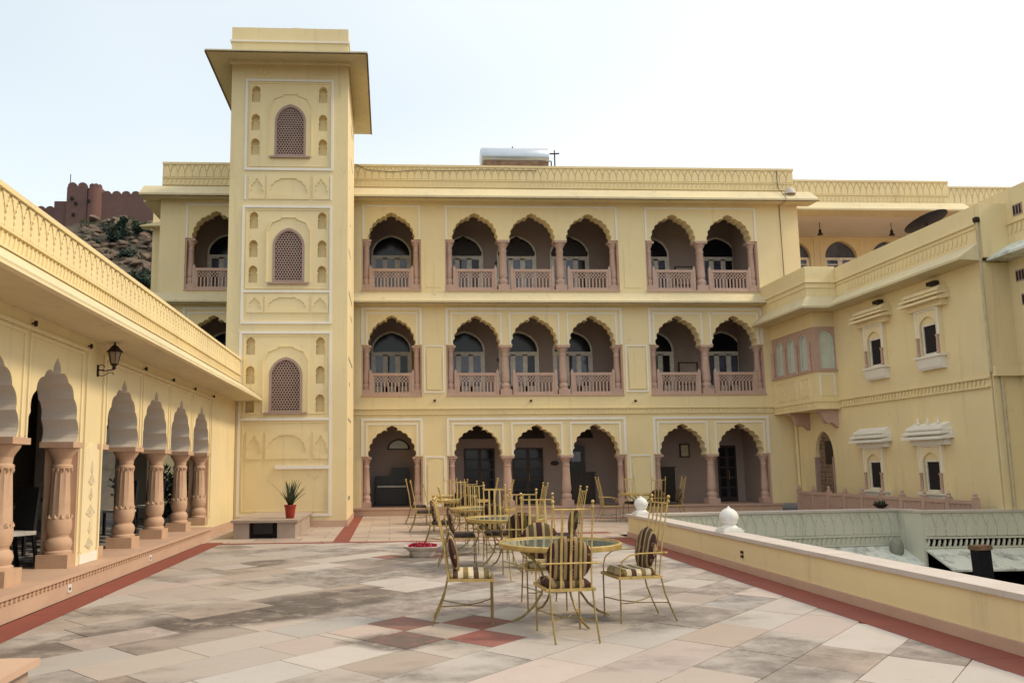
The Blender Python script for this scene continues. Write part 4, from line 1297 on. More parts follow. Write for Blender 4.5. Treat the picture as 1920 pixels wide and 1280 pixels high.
MB().tube([(0, 0, 11.5), (0, 0, 8.0)], 0.03, 8).tube([(0, 0, 8.0), (0.22, 0, 7.95), (0.24, 0, 7.8), (0.24, 0, 0.0)], 0.03, 8).build('pipe', 'pipe', dp)
MB().lathe([(0.05, 0.0), (0.07, 0.03), (0.07, 0.1), (0.05, 0.12)], (0, 0, 11.42), 10).build('rain_head', 'iron', dp)

# ------------------------------------------------------------------ recessed upper gallery behind the right wing
ug = thing('upper_gallery', 'recessed yellow roof gallery with arched glazed doors and carved parapet', 'building', (0, 26.3, 0))
for (x0, x1, y0, zt) in ((13.96, 20.40, 0.0, 11.70), (20.41, 27.0, 1.0, 11.88)):
    bx('parapet', 'yellow', ug, x0, x1, y0, y0 + 0.22, 10.84, zt - 0.07)
    bx('parapet_coping', 'yellow', ug, x0, x1, y0 - 0.035, y0 + 0.25, zt - 0.07, zt)
    bx('parapet_band', 'yellow', ug, x0, x1, y0 - 0.03, y0, 11.13, 11.165)
    frieze(ug, x0 + 0.03, x1 - 0.03, y0, 11.17, zt - 0.075, 0.235, 'yellow')
    leaf_band(ug, x0 + 0.03, x1 - 0.03, y0, 10.92, 11.10, 0.15, 'yellow')
    MB().prism([(y0 + 0.2, 10.40), (y0 - 0.5, 10.42), (y0 - 0.5, 10.48), (y0 - 0.02, 10.86), (y0 + 0.2, 10.86)], 'yz', x0 - 0.1, x1 + 0.5).build('eave', 'eave', ug)
bx('ceiling', 'intrados', ug, 13.96, 27.0, 0.2, 3.2, 10.42, 10.60)
gh = [pointed(c, 6.4, 1.30, 3.86, 3.20, 9) for c in (15.95, 17.85, 19.75, 21.65)]
MB().holed([(13.96, 6.40), (27.0, 6.40), (27.0, 10.42), (13.96, 10.42)], [[(p[0], max(p[1], 6.42)) for p in h] for h in gh], 2.7, 2.9, 0.16, back=False).build('wall', 'yellow', ug)
for c in (15.95, 17.85, 19.75, 21.65):
    f = MB()
    f.box(c - 0.65, c + 0.65, 2.80, 2.86, 9.50, 9.60)
    for x in (-0.65, -0.09, 0.53):
        f.box(c + x, c + x + 0.12 + (0.06 if x == -0.09 else 0), 2.80, 2.86, 6.42, 9.50)
    f.box(c - 0.53, c + 0.53, 2.81, 2.85, 9.30, 9.34)
    d = f.build('glazed_door', 'door_white', ug)
    MB().prism([(p[0], p[1]) for p in pointed(c, 6.42, 1.32, 3.86, 3.2, 9)], 'xz', 2.87, 2.885).build('pane', 'glass_blue', d)
    frame_u(MB(), c - 0.85, c + 0.85, 6.42, 10.38, 0.04, 2.68, 2.70).build('door_moulding', 'cream', ug)
for i, (x, wh) in enumerate(((16.0, 'beside the main block corner'), (18.75, 'beside the dark dish'))):
    o = thing('pendant_lamp', 'small dark pendant lamp in the roof gallery ' + wh, 'lamp', (x, 27.2, 10.42), 0, 'pendant lamps of the roof gallery')
    MB().tube([(0, 0, 0), (0, 0, -0.28)], 0.012, 6).build('stem', 'iron', o)
    MB().lathe([(0.02, -0.26), (0.05, -0.30), (0.05, -0.40), (0.10, -0.47), (0.10, -0.49)], (0, 0, 0), 10).build('shade', 'iron', o)
# dark dish over the roof terrace
ds = thing('satellite_dish', 'dark round dish on a pole standing behind the wing parapet', 'dish', (15.05, 20.3, 6.40))
MB().tube([(0, 0, 0), (0, 0, 1.78)], 0.035, 8).build('pole', 'iron', ds)
o = MB().lathe([(0.02, 0.0), (0.27, 0.015), (0.46, 0.05), (0.56, 0.09), (0.56, 0.105), (0.44, 0.07), (0.02, 0.03)], (0, 0, 0), 24).build('reflector', 'slate', ds, True)
o.location = (0, 0, 1.72); o.rotation_euler = (R(-16), R(-13), 0)

# ------------------------------------------------------------------ low wall round the open court
lo = thing('low_wall', 'low yellow parapet wall with pale stone coping beside the red paving strip', 'wall', (0, 0, 0))
def wq(y0, y1, xa, xb, z0, z1, name, mat):
    MB().prism([(wall_x(y0) + xa, y0), (wall_x(y0) + xb, y0), (wall_x(y1) + xb, y1), (wall_x(y1) + xa, y1)], 'xy', z0, z1).build(name, mat, lo)
wq(-3.0, 16.66, 0.0, 0.30, -4.55, 0.43, 'wall', 'yellow')
wq(-3.0, 16.66, -0.03, 0.0, 0.0, 0.105, 'skirting', 'step')
y = -3.0
while y < 16.6:
    y2 = min(y + 1.2 + rnd.random() * 0.3, 16.70)
    wq(y, y2 - 0.006, -0.035, 0.345, 0.431, 0.482, 'coping_stone', 'coping')
    y = y2
def dome(Y, label):
    o = thing('stone_finial', label, 'finial', (wall_x(Y) + 0.17, Y, 0.482))
    o.scale = (0.92, 0.92, 0.84)
    MB().box(-0.17, 0.17, -0.17, 0.17, 0, 0.045).box(-0.145, 0.145, -0.145, 0.145, 0.045, 0.08).build('base', 'finial_white', o)
    MB().lathe([(0.14, 0.08), (0.105, 0.12), (0.10, 0.15), (0.125, 0.165), (0.125, 0.185), (0.135, 0.20), (0.155, 0.25), (0.15, 0.31), (0.12, 0.37), (0.075, 0.41), (0.03, 0.43), (0.02, 0.45), (0.004, 0.47)], (0, 0, 0), 32, 0.07, 10, (0.20, 0.40)).build('dome', 'finial_white', o, True)
dome(11.85, 'white fluted dome finial standing midway along the low wall')
dome(16.25, 'white fluted dome finial on the end of the low wall')
for k in range(2):
    o = MB().box(-0.02, 0.0, -0.03, 0.03, 0, 0.035).build('wall_socket', 'iron')
    o.location = (wall_x(11.05) - 0.001, 11.05, 0.19 + k * 0.06)
    tag(o, ('lower' if k == 0 else 'upper') + ' of two small dark sockets on the low yellow wall', 'socket', 'sockets on the low wall')

# ------------------------------------------------------------------ weathered mint parapet across the court
def court_parapet(label, loc, rz, L, e0=0.0):
    mp = thing('court_parapet', label, 'wall', loc, rz)
    bx('parapet', 'mint', mp, 0, L, 0, 0.24, -4.5, 0.435)
    bx('coping', 'coping', mp, -0.04, L + 0.04, -0.04, 0.28, 0.436, 0.485)
    bx('parapet_band', 'mint', mp, 0, L, -0.04, 0, -0.11, -0.07)
    bx('parapet_band', 'mint', mp, 0, L, -0.04, 0, -0.31, -0.27)
    frieze(mp, 0.02, L - 0.02, 0, -0.06, 0.42, 0.235, 'mint', 0.013)
    leaf_band(mp, 0, L, 0, -0.265, -0.115, 0.12, 'mint', 0.03)
    MB().prism([(0, -0.36), (-0.80, -0.70), (-0.80, -0.66), (0, -0.31)], 'yz', e0, L).build('eave', 'mint_roof', mp)
    return mp
ang = math.atan2(0.80, 6.20)
court_parapet('weathered pale green parapet with leaf carving running from the low wall end across the court', (5.30, 16.42, 0), ang, 6.25, 0.3)
m2 = court_parapet('weathered pale green parapet stretch beside the dark steel post, set nearer the court', (11.46, 16.40, 0), 0.0, 2.56)
bx('parapet_return', 'mint', m2, -0.02, 0.22, 0.02, 0.88, -4.5, 0.434)
bx('coping', 'coping', m2, -0.045, 0.24, 0.30, 0.80, 0.4365, 0.4845)
ub = tag(MB().lathe([(0.09, 0.0), (0.13, 0.05), (0.145, 0.16), (0.13, 0.26), (0.09, 0.34), (0.04, 0.38), (0.005, 0.40)], (0, 0, 0), 12).build('stone_bulb', 'grey_stone', None, True), 'weathered grey stone bulb sitting on the court eave corner', 'stone')
ub.location = (11.12, 16.85, -0.50)
# dark steel post rising from the court
ps = thing('steel_post', 'dark leaning steel post with rusted cap rising from the sunken court', 'post', (10.98, 14.0, -4.6))
ps.rotation_euler = (0, R(-2), 0)
MB().box(-0.13, 0.13, -0.09, 0.09, 0, 4.52).build('post', 'slate', ps)
MB().box(-0.15, 0.15, -0.11, 0.11, 4.52, 4.60).build('cap', 'rust', ps)

# ------------------------------------------------------------------ pink stone railing below the right wing
sr = thing('stone_railing', 'low pink stone railing with pointed posts along the right wing', 'railing', (12.95, 16.75, 0), R(90))
n = 9
stp = (24.2 - 16.75) / n
for i in range(n + 1):
    x = i * stp
    pm = MB().box(x - 0.06, x + 0.06, -0.06, 0.06, 0, 0.70)
    pm.lathe([(0.05, 0.70), (0.065, 0.73), (0.03, 0.76), (0.05, 0.79), (0.004, 0.86)], (x, 0, 0), 8)
    pm.build('post', 'pink', sr)
    if i < n:
        bx('rail', 'pink', sr, x + 0.06, x + stp - 0.06, -0.045, 0.045, 0.58, 0.66)
        bx('rail', 'pink', sr, x + 0.06, x + stp - 0.06, -0.045, 0.045, 0.05, 0.13)
        sl = MB()
        m = 9
        for k in range(m):
            xx = x + 0.06 + (k + 0.5) * (stp - 0.12) / m
            sl.box(xx - 0.032, xx + 0.032, -0.025, 0.025, 0.13, 0.58)
        sl.build('slats', 'pink', sr, kind='stuff')

# ------------------------------------------------------------------ hill with the fort
hill = bpy.data.objects.new('hill', None); col.objects.link(hill); hill['kind'] = 'structure'
hr = random.Random(11)
def hz_(x, y):
    t = max(0.0, min(1.0, (y - 62) / 58.0))
    base = -4.6 + 43.5 * (t * t * (3 - 2 * t)) if t < 1 else 38.9 - 0.02 * (y - 120)
    side = 1.0 - 0.55 * max(0.0, min(1.0, (x + 34) / 60.0)) - 0.45 * max(0.0, min(1.0, (-x - 62) / 60.0))
    n = math.sin(x * 0.9 + 2 * math.sin(y * 0.31)) * 0.35 + math.sin(x * 0.37 + y * 0.53) * 0.7 + math.sin(x * 1.7 + y * 1.3) * 0.22
    return -4.6 + (base + 4.6) * side + n * min(1, t * 4) * (0.0 if y > 117 else 1.0)
hv, hf = [], []
nx_, ny_ = 110, 80
for j in range(ny_ + 1):
    for i in range(nx_ + 1):
        x = -130 + i * 160 / nx_; y = 62 + j * 110 / ny_
        hv.append((x, y, hz_(x, y)))
for j in range(ny_):
    for i in range(nx_):
        a = j * (nx_ + 1) + i
        hf.append((a, a + 1, a + nx_ + 2, a + nx_ + 1))
MB().add(hv, hf).build('hill_slope', 'soil', hill)
def rock_mesh(seed):
    r = random.Random(seed)
    bm = bmesh.new()
    bmesh.ops.create_icosphere(bm, subdivisions=2, radius=1.0)
    pl_ = [(Vector((r.uniform(-1, 1), r.uniform(-1, 1), r.uniform(-0.5, 1))).normalized(), r.uniform(0.42, 0.75)) for _ in range(13)]
    for v in bm.verts:
        for nrm, d in pl_:
            k = v.co.dot(nrm) - d
            if k > 0: v.co -= nrm * k
        v.co += Vector((r.uniform(-1, 1), r.uniform(-1, 1), r.uniform(-1, 1))) * 0.035
    me = bpy.data.meshes.new('rock'); bm.to_mesh(me); bm.free()
    me.materials.append(M['rock'])
    return me
rocks = [rock_mesh(i) for i in range(7)]
for k in range(295):
    y = hr.uniform(90, 116); x = hr.uniform(-46, -29.5) * (y / 116)
    s = hr.uniform(0.3, 1.15) ** 1.3
    link('rock', rocks[k % 7], hill, (x, y, hz_(x, y) + 0.1 * s), (hr.uniform(-0.4, 0.4), hr.uniform(-0.3, 0.3), hr.uniform(0, 6.3)), (s * hr.uniform(1.0, 2.0), s * hr.uniform(0.8, 1.3), s * hr.uniform(0.45, 0.9)))

sb = MB()
for k in range(9000):
    y = hr.uniform(88, 118); x = hr.uniform(-47, -29) * (y / 117)
    if math.sin(x * 0.8 + 1.3 * math.sin(y * 0.5)) + math.sin(y * 0.9 + x * 0.3) < hr.uniform(-1.2, 1.4): continue
    z = hz_(x, y)
    a = hr.uniform(0, 6.28); h = hr.uniform(0.15, 0.55); w = hr.uniform(0.05, 0.14)
    sb.add([(x - w * math.cos(a), y - w * math.sin(a), z), (x + w * math.cos(a), y + w * math.sin(a), z), (x + hr.uniform(-0.25, 0.25), y + hr.uniform(-0.2, 0.2), z + h)], [(0, 1, 2)])
sb.build('dry_scrub', 'scrub', hill, kind='stuff')

ft = thing('hilltop_fort', 'red sandstone fort wall with rounded battlements and a bastion on the hill', 'fort', (0, 120, 0))
def merlon(w, h, d):
    pts = [(-w / 2, 0)] + [(-w / 2 * math.cos(a), h * 0.35 + h * 0.65 * math.sin(a)) for a in [i * math.pi / 10 for i in range(0, 11)]] + [(w / 2, 0)]
    return MB().prism(pts, 'xz', 0, d).mesh('merlon', 'fort')
mm = merlon(1.34, 0.80, 0.5)
def rampart(x0, x1, zb, zt, y, mat, th=1.4):
    bx('rampart', mat, ft, x0, x1, y, y + th, zb, zt)
    n = max(1, int(round((x1 - x0) / 1.42)))
    s = (x1 - x0) / n
    for i in range(n):
        link('merlon', mm, ft, (x0 + (i + 0.5) * s, y, zt - 0.02))
rampart(-44.9, -33.0, 36.0, 44.3, 0.0, 'fort')
rampart(-62.0, -52.2, 34.0, 41.9, 0.4, 'fort')
bx('stair_block', 'fort', ft, -52.2, -50.15, 0.2, 1.6, 34.0, 43.4)
rampart(-50.1, -47.0, 34.0, 45.5, -0.4, 'fort', 2.4)
# round corner of the bastion
MB().lathe([(1.45, 33.0), (1.35, 39.0), (1.25, 45.4)], (-46.0, 0.6, 0), 20).build('bastion', 'fort_red', ft, True)
for k in range(4):
    a = R(-150 + k * 40)
    link('merlon', mm, ft, (-46.0 + 0.95 * math.cos(a), 0.5 + 0.95 * math.sin(a), 45.38), (0, 0, a + R(90)), (0.62, 0.8, 0.95))
for (x, z) in ((-49.2, 43.4), (-48.6, 42.6), (-48.9, 40.8), (-46.6, 43.0)):
    bx('loophole', 'void', ft, x - 0.16, x + 0.16, -0.86 if x < -48 else -0.82, -0.39, z, z + 0.42)
MB().tube([(-49.9, 0.2, 46.3), (-49.9, 0.2, 47.8)], 0.06, 6).build('pole', 'iron', ft)
bx('ground_ledge', 'rock', ft, -44.8, -33.5, -1.0, 0.0, 36.0, 38.6)

def bush(loc, rx, rz, n, label, seed, leaf=0.16, mat='bush', group=None, stem=True):
    r = random.Random(seed)
    o = thing('bush', label, 'bush', loc, 0, group)
    mb = MB()
    cl = [(Vector((r.gauss(0, rx * 0.42), r.gauss(0, rx * 0.35), abs(r.gauss(rz * 0.45, rz * 0.32)))), r.uniform(0.25, 0.5) * rx) for _ in range(11)]
    for i in range(n):
        c, cr = r.choice(cl)
        p = c + Vector((r.gauss(0, 1), r.gauss(0, 1), r.gauss(0, 0.8))).normalized() * cr * r.uniform(0.5, 1.0)
        if p.z < 0.02: p.z = r.uniform(0.02, 0.2) * rz
        a = Vector((r.uniform(-1, 1), r.uniform(-1, 1), r.uniform(-0.4, 1))).normalized()
        b = a.cross(Vector((r.uniform(-1, 1), r.uniform(-1, 1), r.uniform(-1, 1)))).normalized()
        s = leaf * r.uniform(0.6, 1.3)
        mb.add([p - a * s, p + b * s * 0.45, p + a * s, p - b * s * 0.45], [(0, 1, 2, 3)])
    mb.build('foliage', mat, o)
    if stem:
        sm = MB()
        for c, cr in cl[:6]:
            sm.tube([(c.x * 0.1, c.y * 0.1, -0.3), (c.x * 0.5, c.y * 0.5, c.z * 0.5), tuple(c)], 0.03 * rx, 5, 0.012 * rx)
        sm.build('stems', 'blackwood', o)
    return o
for i, (x, y, rx, rz, n, lb) in enumerate(((-37.6, 107.6, 2.0, 2.7, 2600, 'large round green bush below the fort wall'), (-34.6, 107.9, 1.3, 1.3, 900, 'smaller bush touching the large round one on the hillside'),
                                     (-35.4, 103.6, 1.8, 0.7, 1000, 'flat green shrub among the hillside boulders'), (-31.4, 98.2, 1.7, 1.7, 1500, 'bushy green shrub low on the hillside behind the arcade parapet'),
                                     (-40.4, 106.2, 0.9, 0.6, 500, 'tiny dry shrub on the slope below the bastion'))):
    bush((x, y, hz_(x, y)), rx, rz, n, lb, 40 + i, 0.20)
bush((-6.6, 22.6, -0.035), 1.0, 2.4, 1800, 'leafy green shrub seen through the arcade behind the stair tower', 77, 0.09)

# ------------------------------------------------------------------ water heater on the roof
tk = thing('water_heater_tank', 'silver horizontal solar water tank on the main roof behind the parapet', 'tank', (4.45, 26.2, 10.80))
cyl = MB()
prof = [(0.02, -1.20), (0.30, -1.20), (0.335, -1.16), (0.335, 1.16), (0.30, 1.20), (0.02, 1.20)]
cyl.lathe(prof, (0, 0, 0), 24)
o = cyl.build('tank', 'steel', tk, True); o.rotation_euler = (0, R(90), 0); o.location = (0, 0, 1.56)
for x in (-0.9, 0.9):
    MB().box(x - 0.04, x + 0.04, -0.3, 0.3, 0.0, 1.24).build('stand', 'rust', tk)
MB().box(-1.15, 1.15, -0.36, 0.32, 1.10, 1.30).build('cradle', 'rust', tk)
MB().tube([(1.2, 0, 1.45), (1.32, 0, 1.45), (1.33, 0, 1.2), (1.33, 0, 0.0)], 0.025, 6).tube([(1.2, 0, 1.72), (1.62, 0, 1.74)], 0.025, 6).tube([(1.45, 0, 1.74), (1.45, 0, 0.0)], 0.025, 6).tube([(1.45, 0, 1.74), (1.45, 0, 1.86)], 0.02, 6).build('pipework', 'iron', tk)
MB().tube([(-0.05, 0, 1.89), (-0.05, 0, 1.97)], 0.025, 6).build('vent', 'iron', tk)

# ------------------------------------------------------------------ bench plinth, agave pot, flower bowl, corner block
bp = thing('stone_plinth_bench', 'low marble plinth bench with dark recess at the foot of the tower', 'bench', (-2.73, 17.42, 0))
tp = MB().box(-0.72, 0.72, -0.05, 3.24, 0.345, 0.40).build('top_slab', 'marble', bp)
MB().box(-0.67, -0.33, 0.0, 0.12, 0, 0.345).build('front_panel', 'marble', bp)
MB().box(0.28, 0.67, 0.0, 0.12, 0, 0.345).build('front_panel', 'marble', bp)
MB().box(-0.67, -0.55, 0.12, 3.2, 0, 0.345).build('side_panel', 'marble', bp)
MB().box(0.55, 0.67, 0.12, 3.2, 0, 0.345).build('side_panel', 'marble', bp)
MB().box(-0.545, 0.545, 0.16, 0.2, 0.002, 0.343).build('dark_recess', 'void', bp)
MB().box(-0.24, 0.18, 0.03, 0.12, 0.10, 0.34).build('grille', 'black', bp)
for z in (0.16, 0.27):
    MB().tube([(-0.30, 0.05, z), (0.22, 0.05, z)], 0.01, 6).build('hinge_bar', 'iron', bp)

ap = thing('agave_pot', 'spiky green plant in a red pot on the marble plinth bench', 'plant', (-2.24, 17.95, 0.40))
MB().lathe([(0.085, 0.0), (0.095, 0.02), (0.125, 0.26), (0.14, 0.26), (0.14, 0.30), (0.115, 0.30), (0.11, 0.27), (0.01, 0.27)], (0, 0, 0), 20).build('pot', 'pot', ap, True)
lr = random.Random(5)
for k in range(38):
    a = lr.uniform(0, 6.283); lean = lr.uniform(0.03, 0.34) if k > 2 else 0.52; L = lr.uniform(0.28, 0.62)
    d = Vector((math.cos(a), math.sin(a), 0)); side = Vector((-math.sin(a), math.cos(a), 0))
    if k == 0: d, side, L = Vector((-1, 0.1, 0)), Vector((0, 1, 0)), 0.60
    vs, fs = [], []
    N = 5
    for i in range(N + 1):
        s = i / N
        c = d * (0.03 + lean * s ** 1.4) + Vector((0, 0, 0.27 + L * s))
        w = 0.030 * (1 - s) ** 0.6 + 0.002
        vs += [c - side * w, c + d * (-0.006), c + side * w]
    for i in range(N):
        b = i * 3
        fs += [(b, b + 1, b + 4, b + 3), (b + 1, b + 2, b + 5, b + 4)]
    MB().add(vs, fs).build('leaf', 'leaf', ap)

fb = thing('flower_bowl', 'wide white ceramic bowl of red rose petals on the terrace floor', 'bowl', (0.56, 13.55, 0.0))
bowl = MB().lathe([(0.20, 0.0), (0.215, 0.015), (0.235, 0.10), (0.25, 0.105), (0.315, 0.155), (0.325, 0.175), (0.318, 0.18), (0.29, 0.16), (0.02, 0.15)], (0, 0, 0), 8).build('bowl', 'ceramic', fb, True)
pr = random.Random(9)
for mt, cnt in (('petal', 420), ('petal_pink', 60)):
    mb = MB()
    for k in range(cnt):
        r_ = 0.25 * math.sqrt(pr.random()); a = pr.uniform(0, 6.283)
        p = Vector((r_ * math.cos(a), r_ * math.sin(a), 0.17 + pr.random() * 0.075 * (1 - r_ / 0.36)))
        u = Vector((pr.uniform(-1, 1), pr.uniform(-1, 1), pr.uniform(-0.5, 0.5))).normalized()
        w = u.cross(Vector((pr.uniform(-1, 1), pr.uniform(-1, 1), pr.uniform(0, 1)))).normalized()
        s = 0.024
        mb.add([p - u * s, p + w * s * 0.8, p + u * s, p - w * s * 0.8], [(0, 1, 2, 3)])
    mb.build('petals', mt, fb, kind='stuff')

cbk = thing('corner_planter', 'stone block with overhanging slab at the edge of the terrace floor', 'planter', (-2.55, 4.78, 0))
MB().box(-0.5, 0.42, -1.2, 0.10, 0, 0.36).build('body', 'marble', cbk)
MB().box(-0.55, 0.47, -1.25, 0.14, 0.36, 0.40).build('top_slab', 'step', cbk)

# ------------------------------------------------------------------ ground floor verandah furniture
pc = thing('upright_piano', 'black upright piano-like cabinet under the single ground floor arch', 'cabinet', (0.08, 26.5, 0.258))
MB().box(-0.55, 0.55, 0.0, 0.42, 0.0, 0.62).build('body', 'black', pc)
MB().box(-0.55, 0.55, 0.12, 0.42, 0.62, 0.98).build('upper_case', 'black', pc)
MB().box(-0.48, 0.48, -0.16, 0.02, 0.60, 0.66).build('keyboard', 'cloth_white', pc)
for x in (-0.52, 0.46):
    MB().box(x, x + 0.06, -0.16, -0.10, 0.0, 0.60).build('leg', 'black', pc)
MB().box(0.0, 0.56, 0.10, 0.40, 0.98, 1.26).build('raised_back', 'black', pc)
cab = thing('tall_cabinet', 'dark wooden cabinet beside a doorway on the ground floor verandah', 'cabinet', (6.62, 26.55, 0.258))
MB().box(-0.42, 0.42, 0, 0.42, 0, 1.0).build('body', 'blackwood', cab)
MB().box(-0.46, 0.46, -0.03, 0.42, 1.0, 1.05).build('top', 'blackwood', cab)
for s in (-1, 1):
    MB().box(s * 0.21 - 0.18, s * 0.21 + 0.18, -0.02, 0.0, 0.1, 0.9).build('door', 'blackwood', cab)
MB().box(-0.38, 0.12, 0.1, 0.38, 1.05, 1.95).build('upper_case', 'black', cab)
nt = MB().box(-0.20, 0.12, -0.02, 0.0, 0.0, 0.34).build('notice_board', 'glass_blue')
nt.location = (6.46, 26.64, 1.66); tag(nt, 'small framed notice on the dark verandah cabinet', 'notice')
sc = thing('side_cabinet', 'narrow black cabinet behind the half column of the double arch', 'cabinet', (9.52, 26.5, 0.258))
MB().box(-0.35, 0.30, 0, 0.42, 0, 1.16).build('body', 'black', sc)
MB().box(-0.38, 0.33, -0.03, 0.42, 1.16, 1.20).build('top', 'black', sc)
spk = thing('speaker_cabinet', 'black speaker box against the first pier of the triple arch', 'speaker', (2.02, 26.0, 0.258))
MB().box(-0.16, 0.16, 0, 0.3, 0, 1.55).build('body', 'black', spk)
MB().lathe([(0.10, 0.0), (0.08, 0.02), (0.01, 0.03)], (0, 0, 0), 14).build('cone', 'slate', spk).location = (0.0, -0.001, 1.25)
spk.children[1].rotation_euler = (R(90), 0, 0)

# ------------------------------------------------------------------ garden furniture
def chair(arms, cushion):
    o = thing('iron_chair', 'gold iron chair', 'chair')
    W = 0.205
    fr = MB()
    zs = 0.43
    fr.box(-W - 0.02, W + 0.02, 0.205, 0.225, zs - 0.02, zs + 0.006); fr.box(-W - 0.02, W + 0.02, -0.225, -0.205, zs - 0.02, zs + 0.006)
    fr.box(-W - 0.02, -W, -0.205, 0.205, zs - 0.02, zs + 0.006); fr.box(W, W + 0.02, -0.205, 0.205, zs - 0.02, zs + 0.006)
    fr.box(-W, W, -0.205, 0.205, zs - 0.008, zs - 0.004)
    fr.build('seat_frame', 'gold', o)
    for s in (-1, 1):
        MB().tube([(s * W, 0.205, 0.0), (s * W, 0.205, zs)], 0.0085, 6).build('leg', 'gold_dull', o)
        MB().tube([(s * W * 0.95, -0.375, 0.0), (s * W * 0.95, -0.315, 0.13), (s * W * 0.95, -0.26, 0.27), (s * W * 0.95, -0.225, zs)], 0.0085, 6).build('leg', 'gold_dull', o)
        p = MB().tube([(s * W * 0.92, -0.215, zs), (s * W * 0.90, -0.255, 0.72), (s * W * 0.88, -0.345, 1.165)], 0.008, 6).build('back_post', 'gold', o)
        MB().ball((s * W * 0.88, -0.350, 1.19), 0.017).lathe([(0.011, 1.13), (0.016, 1.14), (0.016, 1.15), (0.011, 1.165)], (s * W * 0.88, -0.345, 0), 8).build('finial', 'gold', p, True)
        MB().tube([(s * W, 0.205, 0.185), (s * W * 0.5, 0.10, 0.165), (s * 0.02, -0.04, 0.155), (s * W * 0.5, -0.18, 0.165), (s * W * 0.95, -0.30, 0.175)], 0.006, 6).build('stretcher', 'gold_dull', o)
        if arms:
            MB().tube([(s * W, 0.20, zs), (s * W, 0.20, 0.50), (s * (W + 0.005), 0.175, 0.58), (s * (W + 0.01), 0.10, 0.635), (s * (W + 0.015), 0.0, 0.65), (s * (W + 0.02), -0.29, 0.655)], 0.0075, 6).build('arm', 'gold', o)
    MB().tube([(-W * 0.88, -0.337, 1.125), (W * 0.88, -0.337, 1.125)], 0.008, 6).build('top_rail', 'gold', o)
    MB().tube([(-W - 0.07, -0.25, 0.655), (W + 0.07, -0.25, 0.655)], 0.0075, 6).build('mid_rail', 'gold', o)
    for k in (-1, 0, 1):
        x = k * 0.088
        MB().prism([(-0.336, 1.12), (-0.330, 1.12), (-0.244, 0.70), (-0.215, 0.43), (-0.221, 0.43), (-0.250, 0.70)], 'yz', x - 0.011, x + 0.011).build('back_slat', 'gold', o)
    if cushion:
        mb = MB()
        # scalloped seat pad
        n = 40
        ring0, ring1, ring2 = [], [], []
        for i in range(n):
            a = 2 * math.pi * i / n
            c, s_ = math.cos(a), math.sin(a)
            q = 0.195 / max(abs(c), abs(s_)) if max(abs(c), abs(s_)) > 0.76 else 0.245
            sc_ = 1 + 0.035 * math.cos(10 * a)
            ring0.append((q * c * sc_, q * s_ * sc_, zs + 0.008)); ring1.append((q * c * 1.02 * sc_, q * s_ * 1.02 * sc_, zs + 0.035)); ring2.append((q * c * 0.90, q * s_ * 0.90, zs + 0.068))
        V = ring0 + ring1 + ring2 + [(0, 0, zs + 0.058)]
        F = []
        for i in range(n):
            j = (i + 1) % n
            F += [(i, j, n + j, n + i), (n + i, n + j, 2 * n + j, 2 * n + i), (2 * n + i, 2 * n + j, 3 * n)]
        F.append(tuple(range(n - 1, -1, -1)))
        mb.add(V, F).build('seat_cushion', cushion, o, True)
    return o
def round_cushion(mat, r=0.215):
    prof = [(0.003, -0.038), (r * 0.35, -0.041), (r * 0.75, -0.034), (r * 0.95, -0.018), (r, 0.0), (r * 0.95, 0.018), (r * 0.75, 0.034), (r * 0.35, 0.041), (0.003, 0.038)]
    return MB().lathe(prof, (0, 0, 0), 28).mesh('cushion', mat, True)
rc_front, rc_dark = round_cushion('stripe'), round_cushion('stripe_dark')
protos = {}
def put_chair(x, y, face, label, arms, cush, group, pillow=None, plabel=None):
    key = (arms, cush)
    if key not in protos:
        protos[key] = chair(arms, cush); o = protos[key]
    else:
        o = copy_tree(protos[key])
    o.location = (x, y, 0.003); o.rotation_euler = (0, 0, R(face))
    o['label'] = label; o['group'] = group
    if pillow:
        c = link('cushion', pillow)
        mw = Matrix.Translation((x, y, 0.003)) @ Matrix.Rotation(R(face), 4, 'Z') @ Matrix.Translation((0, -0.170, 0.675)) @ Matrix.Rotation(R(101), 4, 'X') @ Matrix.Rotation(R(8), 4, 'Z')
        c.matrix_world = mw
        tag(c, plabel, 'cushion', 'round cushions on the chairs')
    return o
def table(x, y, label, first=[None]):
    if first[0] is None:
        o = thing('round_table', label, 'table')
        rim = MB().lathe([(0.585, 0.700), (0.605, 0.700), (0.61, 0.71), (0.61, 0.745), (0.60, 0.752), (0.588, 0.752), (0.585, 0.745)], (0, 0, 0), 48)
        rim.f = rim.f[:-2]
        n = 48
        rim.f += [(6 * n + k, 6 * n + (k + 1) % n, (k + 1) % n, k) for k in range(n)]
        rim.build('rim', 'gold', o, True)
        MB().lathe([(0.586, 0.728), (0.586, 0.738)], (0, 0, 0), 48).build('glass_top', 'tglass', o)
        MB().lathe([(0.17, 0.36), (0.18, 0.365), (0.17, 0.37)], (0, 0, 0), 24).build('leg_ring', 'gold_dull', o)
        for k in range(4):
            a = R(45 + 90 * k) - R(30)
            d = Vector((math.cos(a), math.sin(a), 0))
            pts_ = [(0.50, 0.715), (0.42, 0.68), (0.28, 0.58), (0.20, 0.46), (0.18, 0.36), (0.21, 0.26), (0.30, 0.14), (0.42, 0.05), (0.54, 0.012)]
            MB().tube([tuple(d * r_ + Vector((0, 0, z_))) for r_, z_ in pts_], 0.012, 6).build('leg', 'gold_dull', o)
            MB().tube([tuple(d * 0.585 + Vector((0, 0, 0.712))), tuple(d * 0.05 + Vector((0, 0, 0.712)))], 0.009, 5).build('spoke', 'gold_dull', o)
        first[0] = o
    else:
        o = copy_tree(first[0]); o['label'] = label
    o.location = (x, y, 0.003); o['group'] = 'round garden tables'
    return o
